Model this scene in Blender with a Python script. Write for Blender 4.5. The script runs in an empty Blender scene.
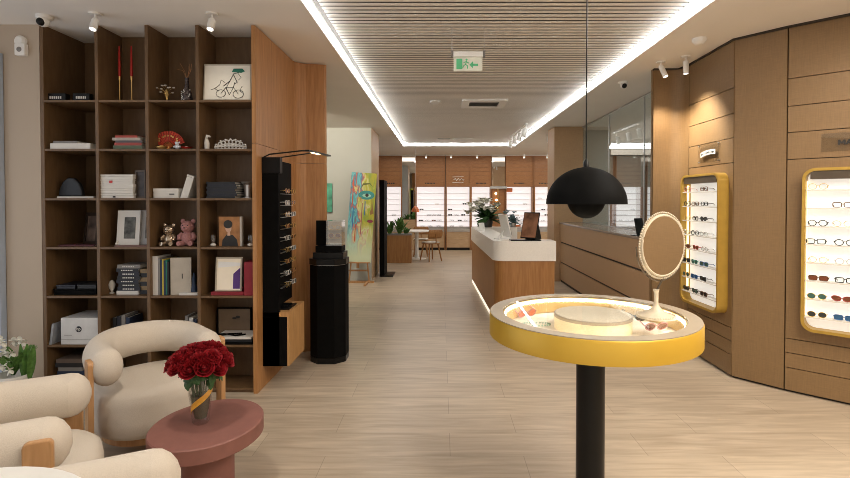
import bpy, bmesh, math, random
from mathutils import Vector, Matrix, Euler
random.seed(7)
R = math.radians
PI = math.pi
S = bpy.context.scene
COL = S.collection

# ------------------------------------------------------------ camera, sky, light, exposure
EYE = 1.55
PITCH = R(1.0)
CY = 200 + 500 * math.tan(PITCH)
cd = bpy.data.cameras.new('camera')
cam = bpy.data.objects.new('camera', cd)
COL.objects.link(cam)
cam.location = (0, 0, EYE)
cam.rotation_euler = (PI / 2 - PITCH, 0, 0)
cd.sensor_width = 36
cd.lens = 500 / 850 * 36
cd.shift_x = -16 / 850
cd.shift_y = -(239 - CY) / 850
cd.clip_start = 0.05
S.camera = cam

S.view_settings.view_transform = 'Standard'
S.view_settings.look = 'None'
S.view_settings.gamma = 1
S.view_settings.use_curve_mapping = False
S.view_settings.exposure = 0.0
S.cycles.filter_width = 0.9

w = bpy.data.worlds.new('world')
S.world = w
w.use_nodes = True
w.node_tree.nodes['Background'].inputs[0].default_value = (1.0, .93, .84, 1)
w.node_tree.nodes['Background'].inputs[1].default_value = 0.85


def area(name, loc, rot, sx, sy, power, col=(1, .93, .84), spread=None):
    l = bpy.data.lights.new(name, 'AREA')
    l.shape = 'RECTANGLE'
    l.size = sx
    l.size_y = sy
    l.energy = power
    l.color = col
    if spread:
        l.spread = spread
    o = bpy.data.objects.new(name, l)
    COL.objects.link(o)
    o.location = loc
    o.rotation_euler = rot
    return o


def spot(name, loc, target, power, angle=60, blend=.6, col=(1, .86, .68), size=.03):
    l = bpy.data.lights.new(name, 'SPOT')
    l.energy = power
    l.spot_size = R(angle)
    l.spot_blend = blend
    l.color = col
    l.shadow_soft_size = size
    o = bpy.data.objects.new(name, l)
    COL.objects.link(o)
    o.location = loc
    d = Vector(target) - Vector(loc)
    o.rotation_euler = d.to_track_quat('-Z', 'Y').to_euler()
    return o


WARM = (1, .89, .75)
area('daylight_left_window', (-4.1, 1.6, 1.5), (0, R(-90), 0), 2.2, 3.6, 16, (.55, .72, 1.0))
area('fill_light_entrance', (2.4, 1.2, 2.9), (0, 0, 0), 2.2, 3.0, 175, WARM)  # added fill by the entrance, lifts the right floor and ceiling
area('fill_light_slats_near', (.45, 4.6, 2.99), (0, 0, 0), 2.4, 4.0, 4, WARM)  # unseen area fill added below the near slats
area('fill_light_slats_far', (.45, 9.6, 2.99), (0, 0, 0), 2.4, 5.0, 13, WARM)  # unseen area fill added below the far slats, lifts the low wall
area('fill_light_back', (.8, 14.2, 2.9), (0, 0, 0), 5.5, 1.6, 45, WARM)  # unseen area fill added in front of the back cabinets
area('fill_light_office', (5.2, 9.0, 2.9), (0, 0, 0), 2.5, 6.0, 110, (1, .97, .93))  # added fill that brightens the room behind the glass
spot('downlight_gallery', (-2.3, 7.6, 2.9), (-2.0, 9.6, 1.3), 150, 120)
spot('wall_washer_a', (2.05, 4.80, 2.74), (2.75, 4.85, 1.75), 125, 78, .95, (1, .93, .83))
spot('wall_washer_b', (2.30, 5.05, 2.74), (2.36, 5.30, 1.6), 60, 85, .9)
spot('wall_washer_c', (2.45, 3.1, 2.9), (3.2, 3.6, 1.5), 12, 95, .9)
spot('lounge_spot', (-1.3, 2.1, 2.9), (-1.5, 2.55, .4), 70, 75, .8, (1, .9, .78), .08)
spot('lounge_spot_front', (-1.6, 0.6, 2.9), (-1.6, 2.0, .5), 40, 80, .8, (1, .9, .78), .08)
spot('table_front_spot', (1.2, .5, 2.9), (.72, 2.3, .95), 70, 40, .8, (1, .88, .72), .06)


# ------------------------------------------------------------ pixel -> place helpers
def at(px, py, Y):
    u = (px - 441) / 500
    v = (CY - py) / 500
    dy = math.cos(PITCH) + v * math.sin(PITCH)
    return Vector((u / dy * Y, Y, EYE + (v * math.cos(PITCH) - math.sin(PITCH)) / dy * Y))


# ------------------------------------------------------------ materials
def nodes(m):
    m.use_nodes = True
    nt = m.node_tree
    return nt, nt.nodes['Principled BSDF']


MATS = {}


def mat(name, col, rough=.6, metal=0, var=.08, scale=12, bump=0, stretch=(1, 1, 1), emis=0, ecol=None, trans=0, alpha=1, spec=None, coat=0, sheen=0):
    if name in MATS:
        return MATS[name]
    m = bpy.data.materials.new(name)
    nt, b = nodes(m)
    L = nt.links.new
    tc = nt.nodes.new('ShaderNodeTexCoord')
    mp = nt.nodes.new('ShaderNodeMapping')
    mp.inputs['Scale'].default_value = stretch
    L(tc.outputs['Object'], mp.inputs[0])
    n = nt.nodes.new('ShaderNodeTexNoise')
    n.inputs['Scale'].default_value = scale
    n.inputs['Detail'].default_value = 5
    L(mp.outputs[0], n.inputs['Vector'])
    r = nt.nodes.new('ShaderNodeValToRGB')
    e = r.color_ramp.elements
    e[0].position = .3
    e[1].position = .7
    e[0].color = (*[c * (1 - var) for c in col], 1)
    e[1].color = (*[min(1, c * (1 + var)) for c in col], 1)
    L(n.outputs[0], r.inputs[0])
    L(r.outputs[0], b.inputs['Base Color'])
    b.inputs['Roughness'].default_value = rough
    b.inputs['Metallic'].default_value = metal
    if trans:
        b.inputs['Transmission Weight'].default_value = trans
        b.inputs['IOR'].default_value = 1.45
    if alpha < 1:
        b.inputs['Alpha'].default_value = alpha
    if spec is not None:
        b.inputs['Specular IOR Level'].default_value = spec
    if coat:
        b.inputs['Coat Weight'].default_value = coat
    if sheen:
        b.inputs['Sheen Weight'].default_value = sheen
    if emis:
        b.inputs['Emission Strength'].default_value = emis
        b.inputs['Emission Color'].default_value = (*(ecol or col), 1)
    if bump:
        bp = nt.nodes.new('ShaderNodeBump')
        bp.inputs['Strength'].default_value = bump
        bp.inputs['Distance'].default_value = .01
        L(n.outputs[0], bp.inputs['Height'])
        L(bp.outputs[0], b.inputs['Normal'])
    MATS[name] = m
    return m


def wood(name, c1, c2, stretch=(14, 14, 1.2), scale=3.0, rough=.45):
    m = bpy.data.materials.new(name)
    nt, b = nodes(m)
    L = nt.links.new
    tc = nt.nodes.new('ShaderNodeTexCoord')
    mp = nt.nodes.new('ShaderNodeMapping')
    mp.inputs['Scale'].default_value = stretch
    L(tc.outputs['Object'], mp.inputs[0])
    n = nt.nodes.new('ShaderNodeTexNoise')
    n.inputs['Scale'].default_value = scale
    n.inputs['Detail'].default_value = 8
    n.inputs['Distortion'].default_value = .6
    L(mp.outputs[0], n.inputs['Vector'])
    r = nt.nodes.new('ShaderNodeValToRGB')
    e = r.color_ramp.elements
    e[0].position = .32
    e[1].position = .68
    e[0].color = (*c1, 1)
    e[1].color = (*c2, 1)
    L(n.outputs[0], r.inputs[0])
    L(r.outputs[0], b.inputs['Base Color'])
    b.inputs['Roughness'].default_value = rough
    bp = nt.nodes.new('ShaderNodeBump')
    bp.inputs['Strength'].default_value = .08
    L(n.outputs[0], bp.inputs['Height'])
    L(bp.outputs[0], b.inputs['Normal'])
    return m


def floor_mat():
    m = bpy.data.materials.new('floor_tile')
    nt, b = nodes(m)
    L = nt.links.new
    tc = nt.nodes.new('ShaderNodeTexCoord')
    br = nt.nodes.new('ShaderNodeTexBrick')
    br.inputs['Color1'].default_value = (.565, .475, .365, 1)
    br.inputs['Color2'].default_value = (.49, .405, .31, 1)
    br.inputs['Mortar'].default_value = (.36, .30, .23, 1)
    br.inputs['Scale'].default_value = 1
    br.inputs['Mortar Size'].default_value = .0022
    br.inputs['Brick Width'].default_value = 1.2
    br.inputs['Row Height'].default_value = .3
    br.offset = .37
    L(tc.outputs['Object'], br.inputs['Vector'])
    mp = nt.nodes.new('ShaderNodeMapping')
    mp.inputs['Scale'].default_value = (.9, 9, 1)
    L(tc.outputs['Object'], mp.inputs[0])
    n = nt.nodes.new('ShaderNodeTexNoise')
    n.inputs['Scale'].default_value = 2.2
    n.inputs['Detail'].default_value = 8
    n.inputs['Distortion'].default_value = .8
    L(mp.outputs[0], n.inputs['Vector'])
    r = nt.nodes.new('ShaderNodeValToRGB')
    r.color_ramp.elements[0].position = .3
    r.color_ramp.elements[0].color = (.76, .735, .70, 1)
    r.color_ramp.elements[1].position = .7
    r.color_ramp.elements[1].color = (1.08, 1.08, 1.08, 1)
    L(n.outputs[0], r.inputs[0])
    mx = nt.nodes.new('ShaderNodeMix')
    mx.data_type = 'RGBA'
    mx.blend_type = 'MULTIPLY'
    mx.inputs[0].default_value = 1
    L(br.outputs['Color'], mx.inputs[6])
    L(r.outputs[0], mx.inputs[7])
    L(mx.outputs[2], b.inputs['Base Color'])
    b.inputs['Roughness'].default_value = .33
    b.inputs['Specular IOR Level'].default_value = .45
    return m


def weave(name, col):
    m = bpy.data.materials.new(name)
    nt, b = nodes(m)
    L = nt.links.new
    tc = nt.nodes.new('ShaderNodeTexCoord')
    outs = []
    for st in ((14, 14, 420), (260, 260, 9)):
        mp = nt.nodes.new('ShaderNodeMapping')
        mp.inputs['Scale'].default_value = st
        L(tc.outputs['Object'], mp.inputs[0])
        n = nt.nodes.new('ShaderNodeTexNoise')
        n.inputs['Scale'].default_value = 1
        n.inputs['Detail'].default_value = 3
        L(mp.outputs[0], n.inputs['Vector'])
        outs.append(n.outputs[0])
    ad = nt.nodes.new('ShaderNodeMath')
    ad.operation = 'ADD'
    L(outs[0], ad.inputs[0])
    L(outs[1], ad.inputs[1])
    r = nt.nodes.new('ShaderNodeValToRGB')
    dv = nt.nodes.new('ShaderNodeMath')
    dv.operation = 'MULTIPLY'
    dv.inputs[1].default_value = .5
    L(ad.outputs[0], dv.inputs[0])
    r.color_ramp.elements[0].position = .35
    r.color_ramp.elements[1].position = .65
    r.color_ramp.elements[0].color = (*[c * .86 for c in col], 1)
    r.color_ramp.elements[1].color = (*[c * 1.12 for c in col], 1)
    L(dv.outputs[0], r.inputs[0])
    L(r.outputs[0], b.inputs['Base Color'])
    b.inputs['Roughness'].default_value = .5
    return m


def glow(name, col, strength):
    m = bpy.data.materials.new(name)
    nt, b = nodes(m)
    n = nt.nodes.new('ShaderNodeTexNoise')
    n.inputs['Scale'].default_value = .5
    r = nt.nodes.new('ShaderNodeValToRGB')
    r.color_ramp.elements[0].color = (*[c * .98 for c in col], 1)
    r.color_ramp.elements[1].color = (*col, 1)
    nt.links.new(n.outputs[0], r.inputs[0])
    nt.links.new(r.outputs[0], b.inputs['Emission Color'])
    b.inputs['Base Color'].default_value = (.8, .8, .8, 1)
    b.inputs['Emission Strength'].default_value = strength
    return m


def pane_mat(name, tint, refl, rough=.02, graze=.9):
    m = bpy.data.materials.new(name)
    m.use_nodes = True
    nt = m.node_tree
    nt.nodes.remove(nt.nodes['Principled BSDF'])
    out = nt.nodes['Material Output']
    t = nt.nodes.new('ShaderNodeBsdfTransparent')
    t.inputs[0].default_value = (*tint, 1)
    g = nt.nodes.new('ShaderNodeBsdfGlossy')
    g.inputs['Roughness'].default_value = rough
    f = nt.nodes.new('ShaderNodeLayerWeight')
    pw = nt.nodes.new('ShaderNodeMath')
    pw.operation = 'POWER'
    pw.inputs[1].default_value = 5
    nt.links.new(f.outputs['Facing'], pw.inputs[0])
    ad = nt.nodes.new('ShaderNodeMath')
    ad.operation = 'MULTIPLY_ADD'
    ad.use_clamp = True
    ad.inputs[1].default_value = graze
    ad.inputs[2].default_value = .04 + refl
    nt.links.new(pw.outputs[0], ad.inputs[0])
    mx = nt.nodes.new('ShaderNodeMixShader')
    nt.links.new(ad.outputs[0], mx.inputs[0])
    nt.links.new(t.outputs[0], mx.inputs[1])
    nt.links.new(g.outputs[0], mx.inputs[2])
    nt.links.new(mx.outputs[0], out.inputs[0])
    return m


M = dict(
    floor=floor_mat(),
    ceiling=mat('ceiling_paint', (.88, .85, .81), .85, var=.02, scale=2),
    wall=mat('wall_paint', (.48, .395, .31), .85, var=.02, scale=2),
    greywall=mat('grey_wall_paint', (.52, .55, .53), .85, var=.03, scale=2),
    slat=mat('slat_metal', (.90, .86, .80), .5, var=.04, scale=1.0),
    slatback=mat('slat_backing', (.09, .08, .07), .9),  # colour darkened so the gaps between slats read as shade
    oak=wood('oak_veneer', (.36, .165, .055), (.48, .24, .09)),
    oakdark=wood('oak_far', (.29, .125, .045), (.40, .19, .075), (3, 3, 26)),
    walnut=wood('counter_wood', (.30, .128, .034), (.40, .19, .058)),
    paleoak=wood('pale_oak', (.52, .34, .19), (.62, .43, .26), (2, 2, 14)),
    chairwood=wood('chair_wood', (.40, .21, .085), (.52, .29, .13)),
    shelf=wood('bookcase_laminate', (.125, .068, .028), (.16, .092, .042), (10, 10, 2)),
    weave=weave('woven_panel', (.235, .142, .062)),
    weave2=weave('woven_panel_low', (.50, .325, .18)),
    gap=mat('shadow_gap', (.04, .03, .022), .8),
    black=mat('black_lacquer', (.006, .006, .006), .3, spec=.25, var=.2),
    blackmatt=mat('black_matt', (.005, .005, .005), .6, spec=.04, var=.2),
    white=mat('white_plastic', (.85, .84, .81), .4, var=.02),
    counter=mat('white_solid_surface', (.88, .85, .80), .3, var=.03, scale=60),
    led=glow('led_white', (.95, .98, 1.0), 22.0),
    panel=glow('lit_panel', (.95, .87, .85), .86),
    panelwarm=glow('lit_panel_warm', (1.0, .93, .82), .55),
    ledwarm=glow('led_warm', (1.0, .80, .45), 5.0),
    lampwhite=glow('spot_lens', (1.0, .97, .92), 9.0),
    fabric=mat('boucle_cream', (.58, .515, .435), .95, var=.06, scale=260, bump=.15),
    terra=mat('terracotta_lacquer', (.235, .098, .078), .6, var=.06, scale=20),
    goldpaint=mat('gold_paint', (.60, .37, .04), .38, metal=.3, var=.04, scale=4),
    gold=mat('brass', (.75, .5, .18), .3, metal=.9),
    taupe=mat('taupe_satin', (.40, .34, .26), .35, metal=.25, var=.03),
    steel=mat('brushed_steel', (.6, .6, .6), .3, metal=.9),
    chrome=mat('chrome', (.8, .8, .8), .1, metal=1, var=.02),
    mirror=mat('mirror_silver', (.86, .86, .86), .02, metal=1, var=.0),
    glass=mat('clear_glass', (.95, .97, .97), .02, trans=1, var=.01),
    pane=pane_mat('office_pane', (.82, .86, .86), .06),
    thin=pane_mat('thin_glass', (.98, .985, .985), -.02, graze=.4),
    thinrefl=pane_mat('acrylic', (.93, .93, .92), .06),
    cream=mat('cream_resin', (.50, .43, .32), .45, var=.08, scale=40),
    stone=mat('beige_felt', (.78, .70, .56), .9, var=.08, scale=90),
    red=mat('rose_red', (.24, .002, .007), .6, var=.35, scale=60),
    redbox=mat('red_card', (.22, .008, .018), .6),
    redwax=mat('red_wax', (.5, .02, .015), .4),
    green=mat('leaf_green', (.035, .10, .025), .55, var=.4, scale=30),
    green2=mat('leaf_light', (.09, .21, .04), .55, var=.4, scale=30),
    bluegreen=mat('leaf_blue_grey', (.12, .2, .2), .6, var=.4, scale=30),
    petal=mat('white_petal', (.75, .74, .66), .7, var=.1, scale=30),
    paper=mat('paper_pages', (.62, .59, .53), .9, var=.06, scale=150, stretch=(1, 1, 4)),
    whitecard=mat('white_card', (.68, .66, .62), .6, var=.03),
    darkcard=mat('dark_card', (.010, .011, .014), .5, var=.2),
    greycard=mat('grey_card', (.22, .21, .20), .6),
    bluecard=mat('blue_card', (.015, .03, .07), .6),
    yellowcard=mat('yellow_card', (.5, .4, .06), .6),
    navy=mat('navy_print', (.010, .012, .022), .5),
    pink=mat('pink_fur', (.42, .20, .19), .95, var=.15, scale=90, bump=.5),
    print=mat('paper_print', (.66, .63, .55), .8, var=.05, scale=8),
    ink=mat('ink', (.03, .03, .03), .7),
    inkgreen=mat('ink_green', (.02, .17, .12), .7),
    orange=mat('orange_enamel', (.62, .17, .05), .4),
    exitgreen=mat('exit_green', (.10, .48, .22), .5, emis=.12),
    exitwhite=mat('exit_white', (.72, .72, .62), .5, emis=.05),
    daylit=mat('daylit_frame', (.42, .50, .62), .6, var=.04),  # blue of the daylight is put into the frame colour
    darkglass=mat('dark_glass', (.01, .014, .025), .06),
    purple=mat('purple_card', (.09, .03, .2), .6),
    skin=mat('portrait_skin', (.68, .46, .34), .8),
    ochre=mat('ochre_ground', (.42, .2, .08), .8, var=.3, scale=14),
    amber=mat('amber_ribbon', (.75, .38, .03), .35),
)


def painting_mat():
    m = bpy.data.materials.new('canvas_paint')
    nt, b = nodes(m)
    L = nt.links.new
    tc = nt.nodes.new('ShaderNodeTexCoord')
    sp = nt.nodes.new('ShaderNodeSeparateXYZ')
    L(tc.outputs['Object'], sp.inputs[0])
    mp = nt.nodes.new('ShaderNodeMapping')
    mp.inputs['Scale'].default_value = (9, 1, 3)
    L(tc.outputs['Object'], mp.inputs[0])
    n = nt.nodes.new('ShaderNodeTexNoise')
    n.inputs['Scale'].default_value = 1.1
    n.inputs['Detail'].default_value = 8
    n.inputs['Distortion'].default_value = .8
    L(mp.outputs[0], n.inputs['Vector'])
    # horizontal position pushed about by noise: teal on the left, yellow on the right
    a = nt.nodes.new('ShaderNodeMath'); a.operation = 'MULTIPLY_ADD'
    a.inputs[1].default_value = 1.7; a.inputs[2].default_value = .42
    L(sp.outputs['X'], a.inputs[0])
    c = nt.nodes.new('ShaderNodeMath'); c.operation = 'MULTIPLY_ADD'
    c.inputs[1].default_value = 1.6; c.inputs[2].default_value = -.8
    L(n.outputs[0], c.inputs[0])
    d = nt.nodes.new('ShaderNodeMath'); d.operation = 'ADD'
    L(a.outputs[0], d.inputs[0]); L(c.outputs[0], d.inputs[1])
    r = nt.nodes.new('ShaderNodeValToRGB')
    r.color_ramp.elements[0].position = .05
    r.color_ramp.elements[0].color = (.05, .28, .36, 1)
    for p, col in ((.2, (.16, .5, .55, 1)), (.33, (.08, .2, .3, 1)), (.42, (.5, .12, .08, 1)), (.5, (.55, .6, .3, 1)), (.65, (.45, .43, .05, 1)), (.82, (.24, .34, .05, 1))):
        e = r.color_ramp.elements.new(p); e.color = col
    r.color_ramp.elements[-1].position = 1
    r.color_ramp.elements[-1].color = (.40, .38, .03, 1)
    L(d.outputs[0], r.inputs[0])
    # paler towards the canvas bottom where the paint is thin
    z = nt.nodes.new('ShaderNodeMath'); z.operation = 'MULTIPLY_ADD'; z.use_clamp = True
    z.inputs[1].default_value = -1.6; z.inputs[2].default_value = 1.15
    L(sp.outputs['Z'], z.inputs[0])
    mx = nt.nodes.new('ShaderNodeMix'); mx.data_type = 'RGBA'
    L(z.outputs[0], mx.inputs[0]); L(r.outputs[0], mx.inputs[6])
    mx.inputs[7].default_value = (.62, .72, .52, 1)
    L(mx.outputs[2], b.inputs['Base Color'])
    b.inputs['Roughness'].default_value = .6
    return m


M['canvas'] = painting_mat()


# ------------------------------------------------------------ mesh builder
class MB:
    def __init__(s):
        s.bm = bmesh.new()

    def box(s, x0, x1, y0, y1, z0, z1, mx=None):
        co = [(x0, y0, z0), (x1, y0, z0), (x1, y1, z0), (x0, y1, z0), (x0, y0, z1), (x1, y0, z1), (x1, y1, z1), (x0, y1, z1)]
        v = [s.bm.verts.new(mx @ Vector(c) if mx else c) for c in co]
        for f in ((3, 2, 1, 0), (4, 5, 6, 7), (0, 1, 5, 4), (1, 2, 6, 5), (2, 3, 7, 6), (3, 0, 4, 7)):
            s.bm.faces.new([v[i] for i in f])
        return s

    def cbox(s, c, sx, sy, sz, rot=None):
        m = Matrix.Translation(c)
        if rot:
            m = m @ Euler(rot).to_matrix().to_4x4()
        return s.box(-sx / 2, sx / 2, -sy / 2, sy / 2, -sz / 2, sz / 2, m)

    def rings(s, rings, cap=True, closed=False):
        n = len(rings[0])
        vs = [[s.bm.verts.new(p) for p in r] for r in rings]
        k = len(vs)
        for i in range(k if closed else k - 1):
            a = vs[i]
            b = vs[(i + 1) % k]
            for j in range(n):
                s.bm.faces.new((a[j], a[(j + 1) % n], b[(j + 1) % n], b[j]))
        if cap and not closed:
            s.bm.faces.new(vs[0][::-1])
            s.bm.faces.new(vs[-1])
        return s

    def lathe(s, prof, c=(0, 0, 0), seg=24, cap=True, mx=None, sx=1, sy=1):
        rr = []
        for r, z in prof:
            ring = []
            for i in range(seg):
                a = 2 * PI * i / seg
                p = Vector((c[0] + max(r, 1e-4) * sx * math.cos(a), c[1] + max(r, 1e-4) * sy * math.sin(a), c[2] + z))
                ring.append(mx @ p if mx else p)
            rr.append(ring)
        return s.rings(rr, cap)

    def tube(s, pts, r, seg=8, closed=False, flat=1.0):
        pts = [Vector(p) for p in pts]
        n = len(pts)
        rr = []
        up0 = Vector((0, 0, 1))
        for i, p in enumerate(pts):
            if closed:
                t = pts[(i + 1) % n] - pts[i - 1]
            else:
                t = pts[min(i + 1, n - 1)] - pts[max(i - 1, 0)]
            t.normalize()
            u = up0 if abs(t.dot(up0)) < .95 else Vector((0, 1, 0))
            sd = t.cross(u).normalized()
            uu = sd.cross(t)
            rad = r[i] if isinstance(r, (list, tuple)) else r
            rr.append([p + (sd * math.cos(2 * PI * k / seg) * flat + uu * math.sin(2 * PI * k / seg)) * rad for k in range(seg)])
        return s.rings(rr, True, closed)

    def sphere(s, c, r, seg=16, rg=10, sc=(1, 1, 1), mx=None):
        prof = [(r * math.sin(PI * i / rg), -r * math.cos(PI * i / rg)) for i in range(rg + 1)]
        m = Matrix.Translation(c) @ Matrix.Diagonal((*sc, 1))
        if mx:
            m = mx @ m
        return s.lathe(prof, (0, 0, 0), seg, True, m)

    def prism(s, poly, z0, z1, mx=None):
        a = [Vector((x, y, z0)) for x, y in poly]
        b = [Vector((x, y, z1)) for x, y in poly]
        if mx:
            a = [mx @ p for p in a]
            b = [mx @ p for p in b]
        return s.rings([a, b])

    def ringprism(s, outer, inner, z0, z1, mx=None):
        """frame between two closed loops of equal length"""
        def f(l, z):
            return [(mx @ Vector((x, y, z))) if mx else Vector((x, y, z)) for x, y in l]
        n = len(outer)
        oa, ob, ia, ib = [[s.bm.verts.new(p) for p in q] for q in (f(outer, z0), f(outer, z1), f(inner, z0), f(inner, z1))]
        for j in range(n):
            k = (j + 1) % n
            s.bm.faces.new((oa[j], oa[k], ob[k], ob[j]))
            s.bm.faces.new((ia[k], ia[j], ib[j], ib[k]))
            s.bm.faces.new((ob[j], ob[k], ib[k], ib[j]))
            s.bm.faces.new((oa[k], oa[j], ia[j], ia[k]))
        return s

    def leaf(s, base, d, L, wd, bend=.3):
        d = Vector(d).normalized()
        u = Vector((0, 0, 1))
        sd = d.cross(u)
        if sd.length < .05:
            sd = Vector((1, 0, 0))
        sd.normalize()
        nrm = sd.cross(d)
        rows = []
        b = Vector(base)
        for i in range(5):
            t = i / 4
            wv = wd * math.sin(PI * min(.98, t * .85 + .1)) / 2
            c = b + d * L * t - u * bend * L * t * t
            rows.append([s.bm.verts.new(c - sd * wv), s.bm.verts.new(c + nrm * wv * .25), s.bm.verts.new(c + sd * wv)])
        for i in range(4):
            for j in range(2):
                s.bm.faces.new((rows[i][j], rows[i][j + 1], rows[i + 1][j + 1], rows[i + 1][j]))
        return s

    def build(s, name, m, parent=None, smooth=False, bevel=0, subsurf=0):
        bm = s.bm
        bmesh.ops.recalc_face_normals(bm, faces=bm.faces)
        org = Vector((0, 0, 0))
        if parent is None:
            xs = [v.co for v in bm.verts]
            mn = Vector([min(p[i] for p in xs) for i in range(3)])
            mxx = Vector([max(p[i] for p in xs) for i in range(3)])
            org = Vector(((mn.x + mxx.x) / 2, (mn.y + mxx.y) / 2, mn.z))
            bmesh.ops.translate(bm, verts=bm.verts, vec=-org)
        me = bpy.data.meshes.new(name)
        bm.to_mesh(me)
        bm.free()
        if smooth:
            for p in me.polygons:
                p.use_smooth = True
        if m:
            me.materials.append(m)
        o = bpy.data.objects.new(name, me)
        COL.objects.link(o)
        if parent is not None:
            o.parent = parent
        else:
            o.location = org
        if bevel:
            b = o.modifiers.new('bevel', 'BEVEL')
            b.width = bevel
            b.segments = 2
            b.limit_method = 'ANGLE'
        if subsurf:
            b = o.modifiers.new('sub', 'SUBSURF')
            b.levels = b.render_levels = subsurf
        if smooth and not subsurf:
            for p in me.polygons:
                p.use_smooth = True
            try:
                me.set_sharp_from_angle(angle=R(40))
            except Exception:
                pass
        return o


def thing(name, label, cat, loc=(0, 0, 0), rz=0, group=None):
    o = bpy.data.objects.new(name, None)
    o.empty_display_size = .1
    COL.objects.link(o)
    o.location = loc
    o.rotation_euler = (0, 0, rz)
    o['label'] = label
    o['category'] = cat
    if group:
        o['group'] = group
    return o


def tag(o, label, cat, group=None):
    o['label'] = label
    o['category'] = cat
    if group:
        o['group'] = group
    return o


def struct(o):
    o['kind'] = 'structure'
    return o


def dup(root, loc, rz=None, label=None, group=None):
    def cp(o, par):
        c = o.copy()
        COL.objects.link(c)
        c.parent = par
        for ch in o.children:
            cp(ch, c)
        return c
    r = cp(root, None)
    r.location = loc
    if rz is not None:
        r.rotation_euler = (0, 0, rz)
    if label:
        r['label'] = label
    if group:
        r['group'] = group
    return r


def rrect(w_, h_, r, n=6, cx=0, cy=0):
    pts = []
    for qx, qy, a0 in ((1, 1, 0), (-1, 1, 90), (-1, -1, 180), (1, -1, 270)):
        for i in range(n + 1):
            a = R(a0 + 90 * i / n)
            pts.append((cx + qx * (w_ / 2 - r) + r * math.cos(a), cy + qy * (h_ / 2 - r) + r * math.sin(a)))
    return pts


def lettering(name, body, m, size, mx, parent=None, depth=.0015, align='CENTER', xs=1.0):
    cu = bpy.data.curves.new(name, 'FONT')
    cu.body = body
    cu.size = size
    cu.extrude = depth
    cu.align_x = align
    cu.align_y = 'CENTER'
    cu.offset = size * .02
    t = bpy.data.objects.new(name + '_tmp', cu)
    COL.objects.link(t)
    bpy.context.view_layer.update()
    me = bpy.data.meshes.new_from_object(t.evaluated_get(bpy.context.evaluated_depsgraph_get()))
    bpy.data.objects.remove(t)
    bpy.data.curves.remove(cu)
    me.transform(mx @ Matrix.Diagonal((xs, 1, 1, 1)))
    me.materials.clear()
    me.materials.append(m)
    o = bpy.data.objects.new(name, me)
    COL.objects.link(o)
    if parent is not None:
        o.parent = parent
    return o


FACE = Matrix.Rotation(PI / 2, 4, 'X')      # text lying in XY -> facing -Y

# ============================================================ STRUCTURE
CE = 2.94
OX0, OX1, OY0, OY1 = -.975, 1.905, -2.5, 12.95
struct(MB().box(-4.3, 7.7, -3, 16.2, -.1, 0).build('floor', M['floor']))
c = MB()
c.box(-4.3, OX0, -3, 16.2, CE, CE + .2)
c.box(OX1, 7.7, -3, 16.2, CE, CE + .2)
c.box(OX0, OX1, OY1, 16.2, CE, CE + .2)
c.box(OX0, OX1, -3, OY0, CE, CE + .2)
struct(c.build('ceiling', M['ceiling']))
# slatted ceiling inside the recess
s_ = MB()
y = OY0 + .05
while y < OY1 - .08:
    s_.box(OX0 + .07, OX1 - .07, y, y + .042, CE + .07, CE + .075)
    y += .0755
struct(s_.build('ceiling', M['slat']))
struct(MB().box(OX0, OX1, OY0, OY1, CE + .125, CE + .15).build('ceiling', M['slatback']))
# LED profiles around the recess
for nm, a in (('left', (OX0, OX0 + .022, OY0, OY1)), ('right', (OX1 - .022, OX1, OY0, OY1)), ('end', (OX0 + .022, OX1 - .022, OY1 - .022, OY1))):
    tag(MB().box(*a, CE + .042, CE + .064).build('led_profile', M['led']), {
        'left': 'long white LED light line along left edge of the slatted ceiling',
        'right': 'long white LED light line along right edge of the slatted ceiling',
        'end': 'short white LED light line across far end of the slatted ceiling'}[nm], 'light')

# walls
struct(MB().box(-4.3, 7.7, 15.95, 16.15, 0, CE).build('wall_back', M['wall']))
struct(MB().box(-3.47, -3.185, 3.985, 4.5, 0, CE).box(-4.3, -3.47, 3.985, 4.5, 2.71, CE).build('wall_front_left', M['wall']))
struct(MB().box(-3.185, -1.50, 4.50, 4.6, 0, CE).build('wall_behind_shelves', M['wall']))
lw = MB()
lw.box(-4.3, -4.2, -3, -.4, 0, CE).box(-4.3, -4.2, 3.6, 15.95, 0, CE).box(-4.3, -4.2, -.4, 3.6, 2.72, CE)
struct(lw.build('wall_left', M['wall']))
struct(MB().box(-3.8, -1.34, 9.64, 10.75, 0, CE).build('wall_gallery', M['greywall']))
struct(MB().box(-1.345, -1.335, 9.645, 10.75, 0, CE).build('trim_1', M['weave2']))
# glazed doorway at the far left of the picture
win = MB()
win.box(-3.53, -3.475, 3.93, 3.985, 0, 2.71).box(-4.2, -3.53, 3.93, 3.985, 2.64, 2.71)
dr = struct(win.build('door_1', M['daylit']))
dk = MB().box(-3.60, -3.535, 3.93, 3.98, 0, 2.64).build('door_frame', M['black'], dr)
dk.location = -dr.location
dk = MB().box(-4.2, -3.60, 3.95, 3.965, 0, 2.64).build('glass_pane', M['darkglass'], dr)
dk.location = -dr.location
wf = struct(MB().box(-4.25, -4.22, -.4, 3.6, 0, .06).box(-4.25, -4.22, -.4, 3.6, 2.66, 2.72).box(-4.25, -4.22, 1.57, 1.63, .06, 2.66).build('window_1', M['black']))
g = MB().box(-4.24, -4.235, -.4, 3.6, .06, 2.66).build('pane', M['thin'], wf)
g.location = -wf.location

GZ = [.20, .32, .435, 1.875, 2.09, 2.30, 2.52]


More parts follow.
